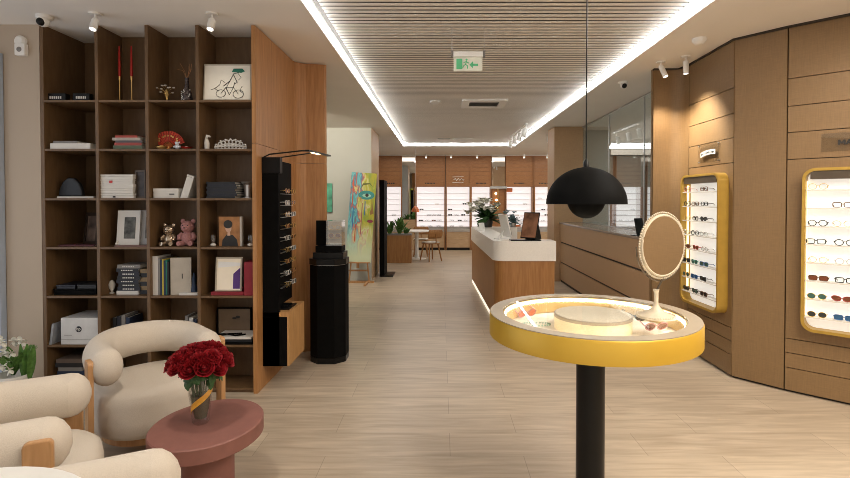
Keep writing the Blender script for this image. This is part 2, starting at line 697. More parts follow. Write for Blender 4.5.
def board_wall(name, p0, p1, zs, m, thick=.03, gap=.006, back=.03):
    """boards between two plan points with shadow gaps at heights zs, and a dark backing"""
    p0 = Vector((*p0, 0)); p1 = Vector((*p1, 0))
    d = (p1 - p0); L_ = d.length
    ang = math.atan2(d.y, d.x)
    mx = Matrix.Translation(p0) @ Matrix.Rotation(ang, 4, 'Z')
    b = MB()
    lo = .02
    for z in list(zs) + [CE - .015]:
        b.box(.002, L_ - .002, -thick, 0, lo, z - gap / 2 if z < CE - .02 else z, mx)
        lo = z + gap / 2
    o = struct(b.build(name, m))
    k = MB().box(0, L_, -thick - back, -thick - .001, 0, CE, mx).build('backing', M['gap'], o)
    k.location = -o.location
    return o


# right side: end panel, side wall, flat slab, near diagonal wall (room lies to the left of each direction)
fr_ = [(2.255, 5.325), (2.42, 5.325)] + [(2.42 + .125 * math.sin(R(a)), 5.20 + .125 * math.cos(R(a))) for a in range(10, 91, 10)] + [(2.545, 5.148)]
bk_ = [(x + .05, y + .05) for x, y in fr_[::-1]]
struct(MB().prism(fr_ + bk_, 0, CE - .015).build('wall_right_end', M['weave'], smooth=True))
board_wall('wall_right_side', (2.53, 4.335), (2.545, 5.145), GZ, M['weave'])
board_wall('wall_right_slab', (2.778, 4.028), (2.532, 4.331), [], M['weave'])
board_wall('wall_right_near', (4.15, 2.70), (2.782, 4.024), GZ, M['weave'])
struct(MB().box(4.15, 4.25, -3, 2.72, 0, CE).build('wall_right', M['weave']))
# dark strip standing in for the shade in the gap along the wall top
struct(MB().prism([(2.25, 5.30), (2.50, 5.30), (2.528, 5.15), (2.513, 4.33), (2.765, 4.01), (4.15, 2.66), (4.16, 2.70), (2.785, 4.04), (2.535, 4.35), (2.55, 5.16), (2.51, 5.34), (2.25, 5.34)], CE - .016, CE - .0005).build('shade_strip', M['gap']))
# pillar at the far end of the low wall
struct(MB().box(2.15, 2.70, 9.5, 10.1, 0, CE).build('wall_pillar', M['weave2']))
struct(MB().box(2.255, 2.275, 5.353, 5.39, 0, CE).build('trim_3', M['weave']))
# the office behind the glass
struct(MB().box(7.5, 7.6, 4.0, 15.9, 0, CE).box(2.64, 7.5, 5.37, 5.40, 0, CE).build('wall_office', M['greywall']))
struct(MB().box(2.74, 3.35, 10.0, 10.1, 0, CE).build('wall_office_end', M['greywall']))
tag(MB().box(3.6, 7.2, 12.9, 12.93, CE - .06, CE - .004).build('led_profile', M['led']), 'horizontal white LED light line seen through the office glass', 'light')

# low storage wall with a ledge
lowc = thing('storage_wall', 'long low woven-wood storage wall with recessed grooves below the office glass', 'cabinet', (2.26, 5.42, 0))
bm_ = MB()
for z0, z1 in ((.05, .362), (.388, .74), (.766, 1.095)):
    MB().box(0, .02, 0, 4.06, z0, z1).build('drawer_front', M['weave2'], lowc)
MB().box(.021, .35, 0, 4.06, .0, 1.095).build('carcass', M['gap'], lowc)
MB().box(-.015, .41, 0, 4.06, 1.10, 1.13).build('ledge', mat('ledge_stone', (.30, .24, .19), .2), lowc)
# office glazing
gl = struct(MB().box(2.675, 2.70, 5.41, 9.5, 1.10, 1.135).box(2.675, 2.70, 5.41, 9.5, 2.915, 2.935).box(2.68, 2.695, 8.0, 8.02, 1.135, 2.915).box(2.68, 2.695, 6.62, 6.632, 1.135, 2.915).build('window_2', M['steel']))
g = MB().box(2.686, 2.692, 5.41, 9.5, 1.135, 2.915).build('pane', M['pane'], gl)
g.location = -gl.location

# ============================================================ BOOKCASE
FY = 3.985
bc = thing('bookcase', 'tall dark brown floor-to-ceiling bookcase of open square cells', 'bookcase', (-2.33, FY, 0))
ox, oy = -2.33, FY


def bpart(n, x0, x1, y0, y1, z0, z1, m=None):
    return MB().box(x0 - ox, x1 - ox, y0 - oy, y1 - oy, z0, z1).build(n, m or M['shelf'], bc, bevel=.0015)


CX = [-3.182, -2.735, -2.337, -1.94, -1.50]      # divider left edges
BD = 4.29
bpart('side_panel', -3.182, -3.155, FY, 4.47, 0, CE - .002)
bpart('divider', -2.748, -2.722, FY, 4.47, 0, CE - .002)
bpart('divider', -2.350, -2.324, FY, BD, 0, CE - .002)
bpart('divider', -1.948, -1.922, FY, BD, 0, CE - .002)
bpart('back_panel', -3.155, -2.748, 4.45, 4.47, 0, CE - .002)
bpart('back_panel', -2.722, -1.501, BD, BD + .02, 0, CE - .002)
SZ = [2.345, 1.958, 1.565, 1.174, .782, .387, .04]
CELL = [(-3.155, -2.748), (-2.722, -2.35), (-2.324, -1.948), (-1.922, -1.501)]
for i, (a, b) in enumerate(CELL):
    for z in SZ:
        bpart('shelf', a, b, FY + .002, 4.45 if i == 0 else BD, z - .018, z)
bpart('plinth', -3.155, -1.501, FY + .02, FY + .04, 0, .022)

# oak side partition
sp = thing('wood_partition', 'tall oak veneer partition closing the right side of bookcase', 'partition', (-1.48, 4.5, 0))


def prt(n, m, poly, z0, z1):
    return MB().prism([(x + 1.48, y - 4.5) for x, y in poly], z0, z1).build(n, m, sp)


prt('panel', M['oak'], [(-1.50, 3.975), (-1.468, 3.975), (-1.468, 4.97), (-1.50, 4.97)], 0, 1.998)
prt('panel', M['oak'], [(-1.50, 3.975), (-1.468, 3.975), (-1.468, 4.97), (-1.50, 4.97)], 2.002, CE - .01)
curve = [(-1.468, 4.972), (-1.455, 5.02), (-1.42, 5.06), (-1.37, 5.09), (-1.19, 5.125), (-1.175, 5.15), (-1.19, 5.18), (-1.40, 5.14), (-1.47, 5.10), (-1.50, 5.03), (-1.50, 4.972)]
prt('end_panel', M['oak'], curve, 0, 1.918)
prt('end_panel', M['oak'], curve, 1.922, CE - .01)

# ============================================================ CEILING FITTINGS


def cyl_spot(name, label, px, py_top, Y, tilt=(0, 0), L_=.085, r=.026, lit=True, group=None):
    p = at(px, py_top, Y)
    t = thing(name, label, 'spotlight', (p.x, Y, CE), 0, group)
    MB().lathe([(.045, -.012), (.045, 0)], seg=20).build('ceiling_plate', M['white'], t)
    MB().lathe([(.008, -.05), (.008, -.01)], seg=8).build('stem', M['white'], t)
    mx = Matrix.Translation((0, 0, -.05)) @ Euler((tilt[0], tilt[1], 0)).to_matrix().to_4x4()
    MB().lathe([(r * .6, .012), (r, 0), (r, -L_), (r * .8, -L_), (r * .8, -L_ + .01)], seg=20, mx=mx).build('barrel', M['white'], t, smooth=True)
    MB().lathe([(r * .75, -L_ + .004), (r * .75, -L_ + .008)], seg=16, mx=mx).build('lens', M['lampwhite'] if lit else M['white'], t)
    return t


cyl_spot('ceiling_spotlight', 'white ceiling spotlight above second column of the bookcase', 95.5, 20, 3.75, (R(-22), 0))
cyl_spot('ceiling_spotlight', 'white ceiling spotlight above the framed bicycle drawing', 212, 18, 3.75, (R(-22), R(0)))
cyl_spot('ceiling_spotlight', 'white tilted spotlight by the left end of right woven wall', 661, 70, 5.05, (R(-20), R(-15)), .12)
cyl_spot('ceiling_spotlight', 'white straight spotlight above the woven wall with small lit niche', 686, 55, 4.86, (0, 0), .12)
cyl_spot('ceiling_spotlight', 'small white spotlight in front of the far pillar', 548, 135, 10.6, (0, 0), .12)

for px, Y, lab in ((47, 3.8, 'round black-eyed security camera above left edge of bookcase'), (622.5, 5.9, 'round black-eyed security camera on ceiling above the office glass'), (550, 10.1, 'small dome security camera on ceiling near the far pillar')):
    p = at(px, 30, Y)
    x = (px - 441) / 500 * Y
    t = thing('security_camera', lab, 'camera', (x, Y, CE))
    MB().lathe([(.055, 0), (.055, -.02), (.045, -.03)], seg=20).build('housing', M['white'], t, smooth=True)
    MB().sphere((0, -.012, -.045), .042, sc=(1, 1, 1)).build('shell', M['white'], t, smooth=True)
    MB().sphere((0, -.034, -.055), .03).build('lens', M['black'], t, smooth=True)

p = at(697, 38, 4.35)
t = thing('smoke_detector', 'round white smoke detector on ceiling near right woven wall', 'detector', ((698 - 441) / 500 * 4.33, 4.33, CE))
MB().lathe([(.06, 0), (.06, -.02), (.035, -.05), (.03, -.052)], seg=24).build('body', M['white'], t, smooth=True)
t = thing('smoke_detector', 'round white smoke detector on slatted ceiling left of air vent', 'detector', (-.085, 7.4, CE + .07))
MB().lathe([(.08, 0), (.08, -.02), (.04, -.045), (.03, -.046)], seg=24).build('body', M['white'], t, smooth=True)
t = thing('ceiling_diffuser', 'large round white air diffuser near far end of slatted ceiling', 'vent', (.53, 12.0, CE + .07))
MB().lathe([(.27, 0), (.27, -.015), (.2, -.05), (.02, -.055)], seg=32).build('cone', M['white'], t, smooth=True)
MB().lathe([(.15, -.07), (.13, -.08), (.02, -.08)], seg=32).lathe([(.02, -.08), (.02, -.05)], seg=8).build('disc', M['white'], t, smooth=True)
# alarm boxes on the front-left wall
t = thing('motion_sensor', 'small white motion sensor box with bracket on wall left of bookcase', 'sensor', (at(19, 49, 3.94).x, 3.985, at(19, 55, 3.94).z))
MB().box(-.04, .04, -.045, 0, 0, .095).build('body', M['white'], t, bevel=.008)
MB().sphere((0, -.046, .045), .02, sc=(1, .3, 1)).build('lens', M['greycard'], t, smooth=True)
t = thing('wall_siren', 'small round white wall sensor above the motion sensor', 'sensor', (at(17, 40, 3.94).x, 3.985, at(17, 40, 3.94).z))
MB().lathe([(.045, 0), (.045, .02), (.03, .035)], seg=20, mx=Matrix.Rotation(PI / 2, 4, 'X')).build('body', M['white'], t, smooth=True)

# air vent (cassette)
t = thing('ceiling_vent', 'rectangular white air conditioning cassette on the slatted ceiling', 'vent', (.64, 7.55, CE + .07))
MB().ringprism(rrect(.66, .62, .03), rrect(.44, .34, .02), -.025, 0).build('frame', M['white'], t)
MB().box(-.22, .22, -.17, .17, -.01, 0).build('grille', M['black'], t)
for k in range(4):
    MB().cbox((0, -.12 + k * .08, -.018), .43, .02, .006, (R(30), 0, 0)).build('louvre', M['greycard'], t)
t = thing('linear_diffuser', 'thin grey linear air diffuser near the far light line', 'vent', (.06, 11.9, CE + .07))
MB().box(-.14, .16, -.05, .05, -.012, 0).build('frame', M['steel'], t)
MB().box(-.12, .14, -.012, .012, -.016, -.012).build('slot', M['gap'], t)

# track with four spotlights
t = thing('light_track', 'white ceiling track carrying four spotlights at right end of slatted ceiling', 'track', (1.62, 10.6, CE + .07))
MB().box(-.02, .02, -1.1, 1.0, -.03, 0).build('rail', M['white'], t)
for k, (px, Y) in enumerate(((524.5, 9.55), (519.5, 10.1), (514.5, 10.7), (510, 11.4))):
    x = 1.62
    q = thing('track_spotlight', ['white cylinder spotlight nearest on the ceiling track', 'second nearest white cylinder spotlight on ceiling track', 'third white cylinder spotlight along the ceiling track', 'farthest white cylinder spotlight on the ceiling track'][k], 'spotlight', (x, Y, CE + .04), 0, 'spotlights on the ceiling track')
    MB().lathe([(.01, -.07), (.01, 0)], seg=8).build('stem', M['white'], q)
    MB().lathe([(.03, -.07), (.048, -.08), (.048, -.24), (.038, -.24)], seg=18, mx=Euler((0, R(12), 0)).to_matrix().to_4x4()).build('barrel', M['white'], q, smooth=True)

# exit sign
ep = at(468, 52, 4.25)
t = thing('exit_sign', 'hanging green and white running man emergency exit sign', 'sign', (ep.x, 4.25, 0))
zt = ep.z
MB().box(-.125, .125, -.025, .025, zt - .045, zt).build('housing', M['white'], t, bevel=.004)
for q_ in (-.136, .136):
    MB().box(q_ - .009, q_ + .009, -.028, .028, zt - .045, zt + .006).build('bracket', M['greycard'], t)
pl = MB().box(-.122, .122, -.004, .004, zt - .16, zt - .046).build('plate', M['exitwhite'], t)
gm = MB()
gm.box(-.098, -.048, -.0065, -.0045, zt - .145, zt - .058)                        # door
gm.build('door_symbol', M['exitgreen'], pl)
gm = MB()
gm.box(.035, .085, -.0065, -.0045, zt - .118, zt - .10).prism([(.012, zt - .109), (.042, zt - .14), (.042, zt - .078)], .0045, .0065, FACE)   # arrow
gm.build('arrow_symbol', M['exitgreen'], pl)
rm = MB().sphere((-.012, -.006, zt - .066), .009, sc=(1, .2, 1))
for a, b in (((-.012, zt - .078), (-.02, zt - .105)), ((-.02, zt - .105), (-.038, zt - .118)), ((-.02, zt - .105), (-.002, zt - .12)), ((-.002, zt - .12), (-.006, zt - .142)), ((-.038, zt - .118), (-.045, zt - .138)), ((-.014, zt - .082), (-.038, zt - .09)), ((-.014, zt - .082), (.008, zt - .096))):
    rm.tube([(a[0], -.006, a[1]), (b[0], -.006, b[1])], .004, 6)
rm.build('running_figure', M['exitgreen'], pl)
MB().lathe([(.0025, zt), (.0025, CE + .075)], (.136, 0, 0), 6).lathe([(.0025, zt), (.0025, CE + .075)], (-.136, 0, 0), 6).build('suspension_rod', M['steel'], t)

# ============================================================ PENDANT LAMP
pz = at(586, 204, 2.42)
t = thing('pendant_lamp', 'black double-dome pendant lamp hanging over the round display table', 'lamp', (pz.x, 2.42, pz.z))
n = 14
outer = [(.19 * math.cos(R(90 * i / n)), .178 * math.sin(R(90 * i / n))) for i in range(n)] + [(.012, .18)]
inner = [(.012, .172)] + [(.184 * math.cos(R(90 * i / n)), .172 * math.sin(R(90 * i / n))) for i in range(n - 1, -1, -1)]
MB().rings([[Vector((r * math.cos(2 * PI * j / 40), r * math.sin(2 * PI * j / 40), z)) for j in range(40)] for r, z in outer + inner], False).build('dome_shade', M['blackmatt'], t, smooth=True)
low = [(.092 * math.cos(R(-90 * i / n)), .028 + .098 * math.sin(R(-90 * i / n))) for i in range(n + 1)]
MB().lathe([(.085, .028)] + low, seg=32, cap=False).build('lower_dome', M['blackmatt'], t, smooth=True)
MB().lathe([(.014, .17), (.014, .2), (.006, .215)], seg=12).build('cord_grip', M['black'], t, smooth=True)
MB().lathe([(.0032, .2), (.0032, CE + .07 - pz.z)], seg=8).build('cord', M['black'], t)
for k in range(3):
    a = 2 * PI * k / 3
    MB().tube([(.08 * math.cos(a), .08 * math.sin(a), .03), (.16 * math.cos(a), .16 * math.sin(a), .075)], .003, 6).build('strut', M['black'], t)
MB().lathe([(.05, .03), (.05, .05), (.02, .06)], seg=16).build('bulb', M['white'], t, smooth=True)

# ============================================================ ROUND DISPLAY TABLE
TC = (.728, 2.42)
TZ = 1.0
t = thing('display_table', 'round gold-rimmed glass-topped display table on a black post', 'table', (*TC, 0))
RR = .49
seg = 96


def ring(r, z):
    return [Vector((r * math.cos(2 * PI * j / seg), r * math.sin(2 * PI * j / seg), z)) for j in range(seg)]


MB().rings([ring(RR - .004, TZ), ring(RR, TZ - .006), ring(RR, TZ - .10), ring(RR - .015, TZ - .10), ring(RR - .015, TZ)], False, True).build('gold_rim', M['goldpaint'], t, smooth=True)
MB().rings([ring(RR - .004, TZ + .0005), ring(RR - .004, TZ + .004), ring(RR - .065, TZ + .004), ring(RR - .065, TZ - .004)], False, True).build('top_ring', M['taupe'], t, smooth=True)
MB().rings([ring(RR - .066, TZ - .006), ring(RR - .066, TZ - .085), ring(RR - .074, TZ - .085), ring(RR - .074, TZ - .006)], False, True).build('inner_wall', mat('gold_inner', (.60, .42, .17), .45), t, smooth=True)
MB().rings([ring(RR - .075, TZ - .010), ring(RR - .075, TZ - .024), ring(RR - .079, TZ - .024), ring(RR - .079, TZ - .010)], False, True).build('led_ring', glow('led_table', (1, .88, .70), 15), t)
MB().lathe([(RR - .02, TZ - .099), (RR - .02, TZ - .088)], seg=seg).build('base_plate', mat('cream_linen', (.84, .78, .68), .8), t)
MB().lathe([(RR - .068, TZ - .002), (RR - .068, TZ + .003)], seg=seg).build('glass_top', M['thin'], t)
g0, g1 = at(521, 297, 2.75), at(558, 336, 2.05)
MB().lathe([(.068, 0), (.068, TZ - .1)], seg=40).build('post', M['black'], t, smooth=True)
MB().lathe([(.26, 0), (.26, .012), (.07, .02)], seg=48).build('foot', M['black'], t, smooth=True)

BZ = TZ - .088
pd = thing('display_plinth', 'low round beige display drum under the glass of the round table', 'plinth', (.752, 2.47, BZ))
MB().lathe([(.185, 0), (.185, .06), (.18, .064)], seg=64).build('side', mat('drum_cream', (.88, .76, .52), .6), pd, smooth=True)
MB().lathe([(.189, .060), (.189, .072), (.183, .074)], seg=64).build('edge_band', M['taupe'], pd, smooth=True)
MB().lathe([(.18, .074), (.18, .076)], seg=64).build('pad', M['stone'], pd)

# ------------------------------------------------------------ eyewear
FR = dict(black=mat('frame_black', (.015, .015, .015), .25), gold=M['gold'], clear=mat('frame_clear', (.62, .6, .57), .2), brown=mat('frame_tortoise', (.12, .05, .02), .3, var=.6, scale=150), blue=mat('frame_blue', (.03, .12, .3), .3), red=mat('frame_red', (.35, .03, .03), .3), green=mat('frame_green', (.05, .22, .16), .3), pink=mat('frame_pink', (.5, .22, .22), .3))
LN = dict(none=pane_mat('lens_clear', (.93, .95, .95), .03), grey=mat('lens_grey', (.03, .035, .035), .08), brown=mat('lens_brown', (.18, .06, .03), .08), green=mat('lens_green', (.05, .12, .10), .08), orange=mat('lens_orange', (.75, .20, .08), .12), blue=mat('lens_blue', (.04, .12, .25), .08))
LABF = dict(black='black', gold='gold', clear='clear', brown='tortoise', blue='blue', red='red', green='green', pink='pink')
LABL = dict(none='clear-lensed glasses', grey='grey-lensed sunglasses', brown='brown-lensed sunglasses', green='green-lensed sunglasses', orange='orange-lensed sunglasses', blue='blue-lensed sunglasses')
EW = {}


def outline(style):
    pts = []
    for i in range(20):
        a = 2 * PI * i / 20
        cx, sx = math.cos(a), math.sin(a)
        if style == 'square':
            k = .45
            x = math.copysign(abs(cx) ** k, cx) * .026
            z = math.copysign(abs(sx) ** k, sx) * .018
        elif style == 'cat':
            x = cx * .028
            z = sx * .019 + max(0, cx) * .005
        else:
            x = cx * .025
            z = sx * .022
        pts.append((x, z))
    return pts


def eyewear(style, fr, ln):
    key = (style, fr, ln)
    root = thing('eyeglasses' if ln == 'none' else 'sunglasses', '', 'glasses')
    if key not in EW:
        wire = .0018 if fr == 'gold' else .0032
        f = MB()
        lens_meshes = []
        for sx in (-1, 1):
            o = [(sx * (.033 + x), 0, .024 + z) for x, z in outline(style)]
            f.tube(o, wire, 6, True)
        f.tube([(-.009, 0, .028), (0, -.001, .031), (.009, 0, .028)], wire, 6)
        fo = f.build('frame', FR[fr], root, smooth=True)
        lo = []
        for sx in (-1, 1):
            m_ = MB()
            m_.prism([(sx * (.033 + x * .95), .024 + z * .95) for x, z in outline(style)], -.0007, .0007, FACE)
            lo.append(m_.build('lens', LN[ln], root))
        to = []
        for sx in (-1, 1):
            to.append(MB().tube([(sx * .060, 0, .030), (sx * .064, .004, .030), (sx * .062, .05, .028), (sx * .055, .068, .012)], wire * .9, 6).build('temple', FR[fr], root, smooth=True))
        EW[key] = (fo.data, [x.data for x in lo], [x.data for x in to])
    else:
        fd, ld, td = EW[key]
        for nm, d in [('frame', fd)] + [('lens', x) for x in ld] + [('temple', x) for x in td]:
            o = bpy.data.objects.new(nm, d)
            COL.objects.link(o)
            o.parent = root
    return root


def put_eyewear(style, fr, ln, loc, rz, label, group=None, rx=0, cat='glasses'):
    o = eyewear(style, fr, ln)
    o.location = loc
    o.rotation_euler = (rx, 0, rz)
    o['label'] = label
    if group:
        o['group'] = group
    return o


# glasses and necklaces lying in the round table
for px, py, fr, ln, st, rz, lab in (
        (526, 318, 'pink', 'orange', 'round', .5, 'orange-lensed sunglasses lying at left inside the round table'),
        (541, 310, 'green', 'green', 'round', .9, 'green-lensed sunglasses lying behind the orange pair in round table'),
        (655, 332, 'pink', 'brown', 'cat', .25, 'brown-lensed sunglasses lying at right inside the round table'),
        (634, 322, 'black', 'grey', 'cat', -.5, 'dark sunglasses lying beside the drum at right in round table')):
    q = at(px, py, 2.4)
    s0 = (BZ - EYE) / (q.z - EYE) * 2.4
    X, Yy = q.x * s0 / 2.4, s0
    put_eyewear(st, fr, ln, (X, Yy, BZ + .001 + .006), rz, lab, None, R(22))
for k, (px, py, r, col, lab) in enumerate(((536, 325, .055, 'pale_green', 'loop of pale green beads lying at left in the round table'), (620, 331, .04, 'dark_teal', 'loop of teal beads lying at right of the drum in round table'))):
    m_ = mat('bead_' + col, (.35, .5, .38) if k == 0 else (.08, .25, .24), .3)
    q = at(px, py, 2.4)
    s0 = (BZ - EYE) / (q.z - EYE)
    b = MB()
    for i in range(26):
        a = 2 * PI * i / 26
        b.sphere((q.x * s0 + r * 1.3 * math.cos(a), 2.4 * s0 + r * .6 * math.sin(a), BZ + .005), .0048, 8, 6)
    tag(b.build('bead_necklace', m_, smooth=True), lab, 'necklace')

# table mirror
mp = at(656, 317, 2.4)
s0 = (TZ + .004 - EYE) / (mp.z - EYE)
mxp, myp = mp.x * s0, 2.4 * s0
t = thing('table_mirror', 'round cream beaded vanity mirror standing on the glass table', 'mirror', (mxp, myp, TZ + .004), R(0))
MB().lathe([(.088, 0), (.088, .006), (.06, .016), (.03, .034), (.016, .05), (.010, .06), (.010, .115), (.014, .13)], seg=40).build('base', M['cream'], t, smooth=True)
bd = MB()
for i in range(44):
    a = 2 * PI * i / 44
    bd.sphere((.083 * math.cos(a), .083 * math.sin(a), .009), .0055, 8, 6)
bd.build('bead_trim', M['cream'], t, smooth=True)
mc = at(662.5, 245.5, myp)
cz = mc.z - TZ - .004
rad = .144
rotm = Matrix.Translation((mc.x - mxp, 0, cz)) @ Matrix.Rotation(R(27), 4, 'Z') @ Matrix.Rotation(PI / 2, 4, 'X')
MB().lathe([(rad, -.006), (rad + .004, 0), (rad, .006)], seg=56, mx=rotm).build('mirror_back', M['cream'], t, smooth=True)
MB().lathe([(rad - .006, .0065), (rad - .006, .0085)], seg=56, mx=rotm).build('mirror_glass', M['mirror'], t)
rg = MB()
rg.tube([rotm @ Vector(((rad - .004) * math.cos(2 * PI * i / 56), (rad - .004) * math.sin(2 * PI * i / 56), .004)) for i in range(56)], .0062, 8, True)
rg.build('frame', M['cream'], t, smooth=True)
bd = MB()
for i in range(80):
    a = 2 * PI * i / 80
    bd.sphere(rotm @ Vector(((rad + .009) * math.cos(a), (rad + .009) * math.sin(a), 0)), .0055, 6, 5)
bd.build('bead_trim', M['cream'], t, smooth=True)
yk = MB()
yk.tube([rotm @ Vector(((rad + .02) * math.cos(R(180 + 180 * i / 24)), (rad + .02) * math.sin(R(180 + 180 * i / 24)), -.006)) for i in range(25)], .004, 8)
yk.tube([(0, 0, .12), (mc.x - mxp, 0, cz - rad - .016)], .005, 8)
yk.build('yoke', mat('dark_bronze', (.12, .09, .06), .35, metal=.6), t, smooth=True)

# ============================================================ WALL NICHES


def niche(label, loc, rz, where, W=.67, Z0=.535, Z1=1.795, sets=()):
    t = thing('display_niche', label, 'display case', (loc[0], loc[1], Z0), rz)
    H = Z1 - Z0
    D = .105
    FX = Matrix.Translation((0, 0, H / 2)) @ FACE      # (x, z) plane; prism height runs towards -Y
    MB().ringprism(rrect(W, H, .085, 8), rrect(W - .044, H - .044, .066, 8), .001, D, FX).build('frame', mat('niche_gold', (.46, .285, .05), .4, metal=.3), t, smooth=True)
    MB().prism(rrect(W - .046, H - .046, .064, 8), .001, .012, FX).build('light_panel', M['panelwarm'], t)
    MB().box(-W / 2 + .05, W / 2 - .05, -.098, -.014, H - .085, H - .024).build('lamp_cover', mat('dark_brown_metal', (.07, .05, .03), .4), t)
    MB().box(-W / 2 + .023, -W / 2 + .028, -.05, -.03, .10, H - .10).build('led_strip', glow('niche_led', (1, .72, .32), 2.2), t)
    n_ = 8
    for k in range(n_):
        z = .115 + k * (H - .26) / (n_ - 1) * .98
        MB().box(-W / 2 + .024, W / 2 - .024, -.095, -.014, z - .010, z).build('shelf', mat('shelf_white', (.72, .69, .64), .35), t)
        row = n_ - 1 - k
        names = ['topmost', 'second from top', 'third from top', 'fourth from top', 'fifth from top', 'sixth from top', 'seventh from top', 'lowest']
        pos = ['first', 'second', 'third', 'fourth']
        ca, sa = math.cos(rz), math.sin(rz)
        for q, spec in enumerate(sets[row]):
            if not spec:
                continue
            st, fr, ln = spec
            lx = -.235 + q * .158 + random.uniform(-.012, .012)
            ly = -.088
            wx = loc[0] + ca * lx - sa * ly
            wy = loc[1] + sa * lx + ca * ly
            put_eyewear(st, fr, ln, (wx, wy, Z0 + z), rz + random.uniform(-.12, .12),
                        f"{LABF[fr]} {LABL[ln]}, {pos[q]} on {names[row]} shelf in {where}", 'glasses in ' + where)
    return t


A = ('square', 'round', 'cat')
sa_ = [
    [('round', 'pink', 'none'), None, ('square', 'brown', 'none')],
    [('round', 'black', 'none'), ('square', 'brown', 'none'), ('square', 'black', 'none')],
    [('round', 'gold', 'none'), ('square', 'black', 'none'), ('cat', 'black', 'grey')],
    [('round', 'clear', 'none'), ('round', 'black', 'none'), ('square', 'clear', 'none')],
    [('square', 'brown', 'brown'), ('cat', 'red', 'brown'), ('round', 'clear', 'none')],
    [('square', 'black', 'grey'), ('cat', 'green', 'green'), ('square', 'blue', 'green')],
    [('round', 'gold', 'green'), ('square', 'blue', 'blue'), ('square', 'black', 'grey')],
    [('square', 'black', 'grey'), ('cat', 'black', 'green'), ('square', 'brown', 'grey')],
]
niche('gold framed lit eyewear niche on the side wall behind the mirror', (2.537, 4.735), R(-90 + 1), 'niche behind mirror', sets=sa_)
sb_ = [
    [('round', 'gold', 'none'), None, ('round', 'clear', 'none')],
    [None, ('square', 'brown', 'none'), ('square', 'gold', 'none')],
    [('round', 'black', 'none'), ('round', 'gold', 'none'), ('square', 'black', 'none')],
    [('square', 'black', 'none'), ('round', 'black', 'none'), ('cat', 'black', 'none')],
    [('round', 'gold', 'none'), ('round', 'clear', 'none'), ('round', 'gold', 'none')],
    [('square', 'brown', 'brown'), ('square', 'black', 'none'), ('square', 'black', 'grey')],
    [('round', 'gold', 'green'), ('cat', 'red', 'brown'), ('square', 'gold', 'grey')],
    [('round', 'gold', 'grey'), ('square', 'blue', 'blue'), ('cat', 'black', 'grey')],
]
dv = Vector((4.15 - 2.782, 2.70 - 4.024, 0)).normalized()
nx = Vector((2.782, 4.024, 0)) + dv * (.115 + .335)
niche('gold framed lit eyewear niche at the right edge of picture', (nx.x, nx.y), math.atan2(dv.y, dv.x), 'niche at right edge', sets=sb_)

# wall plaques
q = at(709, 153, 4.72)
t = thing('logo_plaque', 'small clear acrylic plaque with arched white script above the side-wall niche', 'sign', (2.53, 4.72, q.z), R(-89))
MB().box(-.18, .18, -.014, -.011, -.09, .09).build('acrylic', M['thinrefl'], t)
for sx in (-1, 1):
    for sz in (-1, 1):
        MB().lathe([(.006, 0), (.006, .016)], seg=10, mx=Matrix.Translation((sx * .165, .0, sz * .078)) @ FACE).build('standoff', M['steel'], t)
arc = [(-.062, -.014), (-.03, .0), (0, .006), (.03, .006), (.062, .004)]
ol = [(x * 2, z + .022) for x, z in arc] + [(x * 2, z - .022) for x, z in arc[::-1]]
MB().prism(ol, .015, .018, FACE).build('banner', M['white'], t)
for k in range(11):
    x = -.052 + k * .0104
    z = -.012 * ((x - .02) / .075) ** 2 + .004
    MB().cbox((x * 2, -.019, z), .012, .001, .014 + .006 * (k % 3 == 0), (0, R(12), 0)).build('letter', M['ink'], t)
dvx = nx + dv * (-.335 + .16)
t = thing('logo_plaque', 'wood-toned acrylic plaque lettered MA above the large niche', 'sign', (dvx.x + dv.x * .06, dvx.y + dv.y * .06, at(838, 142, 3.8).z), math.atan2(dv.y, dv.x))
MB().box(-.115, .2, -.012, -.009, -.07, .07).build('acrylic', M['thinrefl'], t)
LH = .036
for nm_, x_, segs in (('letter_m', -.008, ((0, 0, 0, 1), (0, 1, .5, .25), (.5, .25, 1, 1), (1, 1, 1, 0))), ('letter_a', .036, ((0, 0, .5, 1), (.5, 1, 1, 0), (.22, .36, .78, .36)))):
    lb = MB()
    for (xa, za, xb, zb_) in segs:
        pa, pb = Vector((x_ + xa * .034, 0, -.022 + za * LH)), Vector((x_ + xb * .034, 0, -.022 + zb_ * LH))
        dd = (pb - pa).normalized()
        nn = Vector((-dd.z, 0, dd.x)) * .0055
        lb.prism([(p.x, p.z) for p in (pa - nn, pb - nn, pb + nn, pa + nn)], .0125, .0145, FACE)
    lb.build(nm_, M['ink'], t)

# ============================================================ BLACK WALL DISPLAY ON PARTITION
t = thing('wall_display', 'tall black wall-mounted eyewear display with light arm on oak partition', 'display', (-1.467, 4.10, 0))
MB().box(0, .135, 0, .035, .18, 1.90).build('front_panel', M['blackmatt'], t)
MB().box(0, .10, .035, .47, .66, 1.88).build('body', M['blackmatt'], t)
MB().box(.0, .15, -.008, .06, 1.77, 1.90).build('hood', mat('dark_grey_metal', (.012, .011, .011), .4, spec=.1), t, bevel=.004)
MB().box(0, .20, .0, .46, .18, .585).build('lower_box', M['blackmatt'], t)
MB().box(.2, .215, .0, .46, .18, .625).box(0, .2, .0, .46, .587, .625).build('wood_cladding', wood('orange_oak', (.42, .22, .08), (.56, .32, .13)), t)
for zz in range(9):
    MB().box(.10, .125, .10, .44, .80 + zz * .1, .803 + zz * .1).build('rail', M['steel'], t)
arm = MB()
arm.tube([(.01, .01, 1.90), (.06, .01, 1.925), (.33, .01, 1.955), (.37, .05, 1.957)], .006, 8)
arm.tube([(.12, .05, 1.90), (.37, .20, 1.955)], .005, 8)
arm.cbox((.40, .27, 1.957), .035, .5, .014, (0, 0, R(-8)))
ar = arm.build('light_arm', M['black'], t)
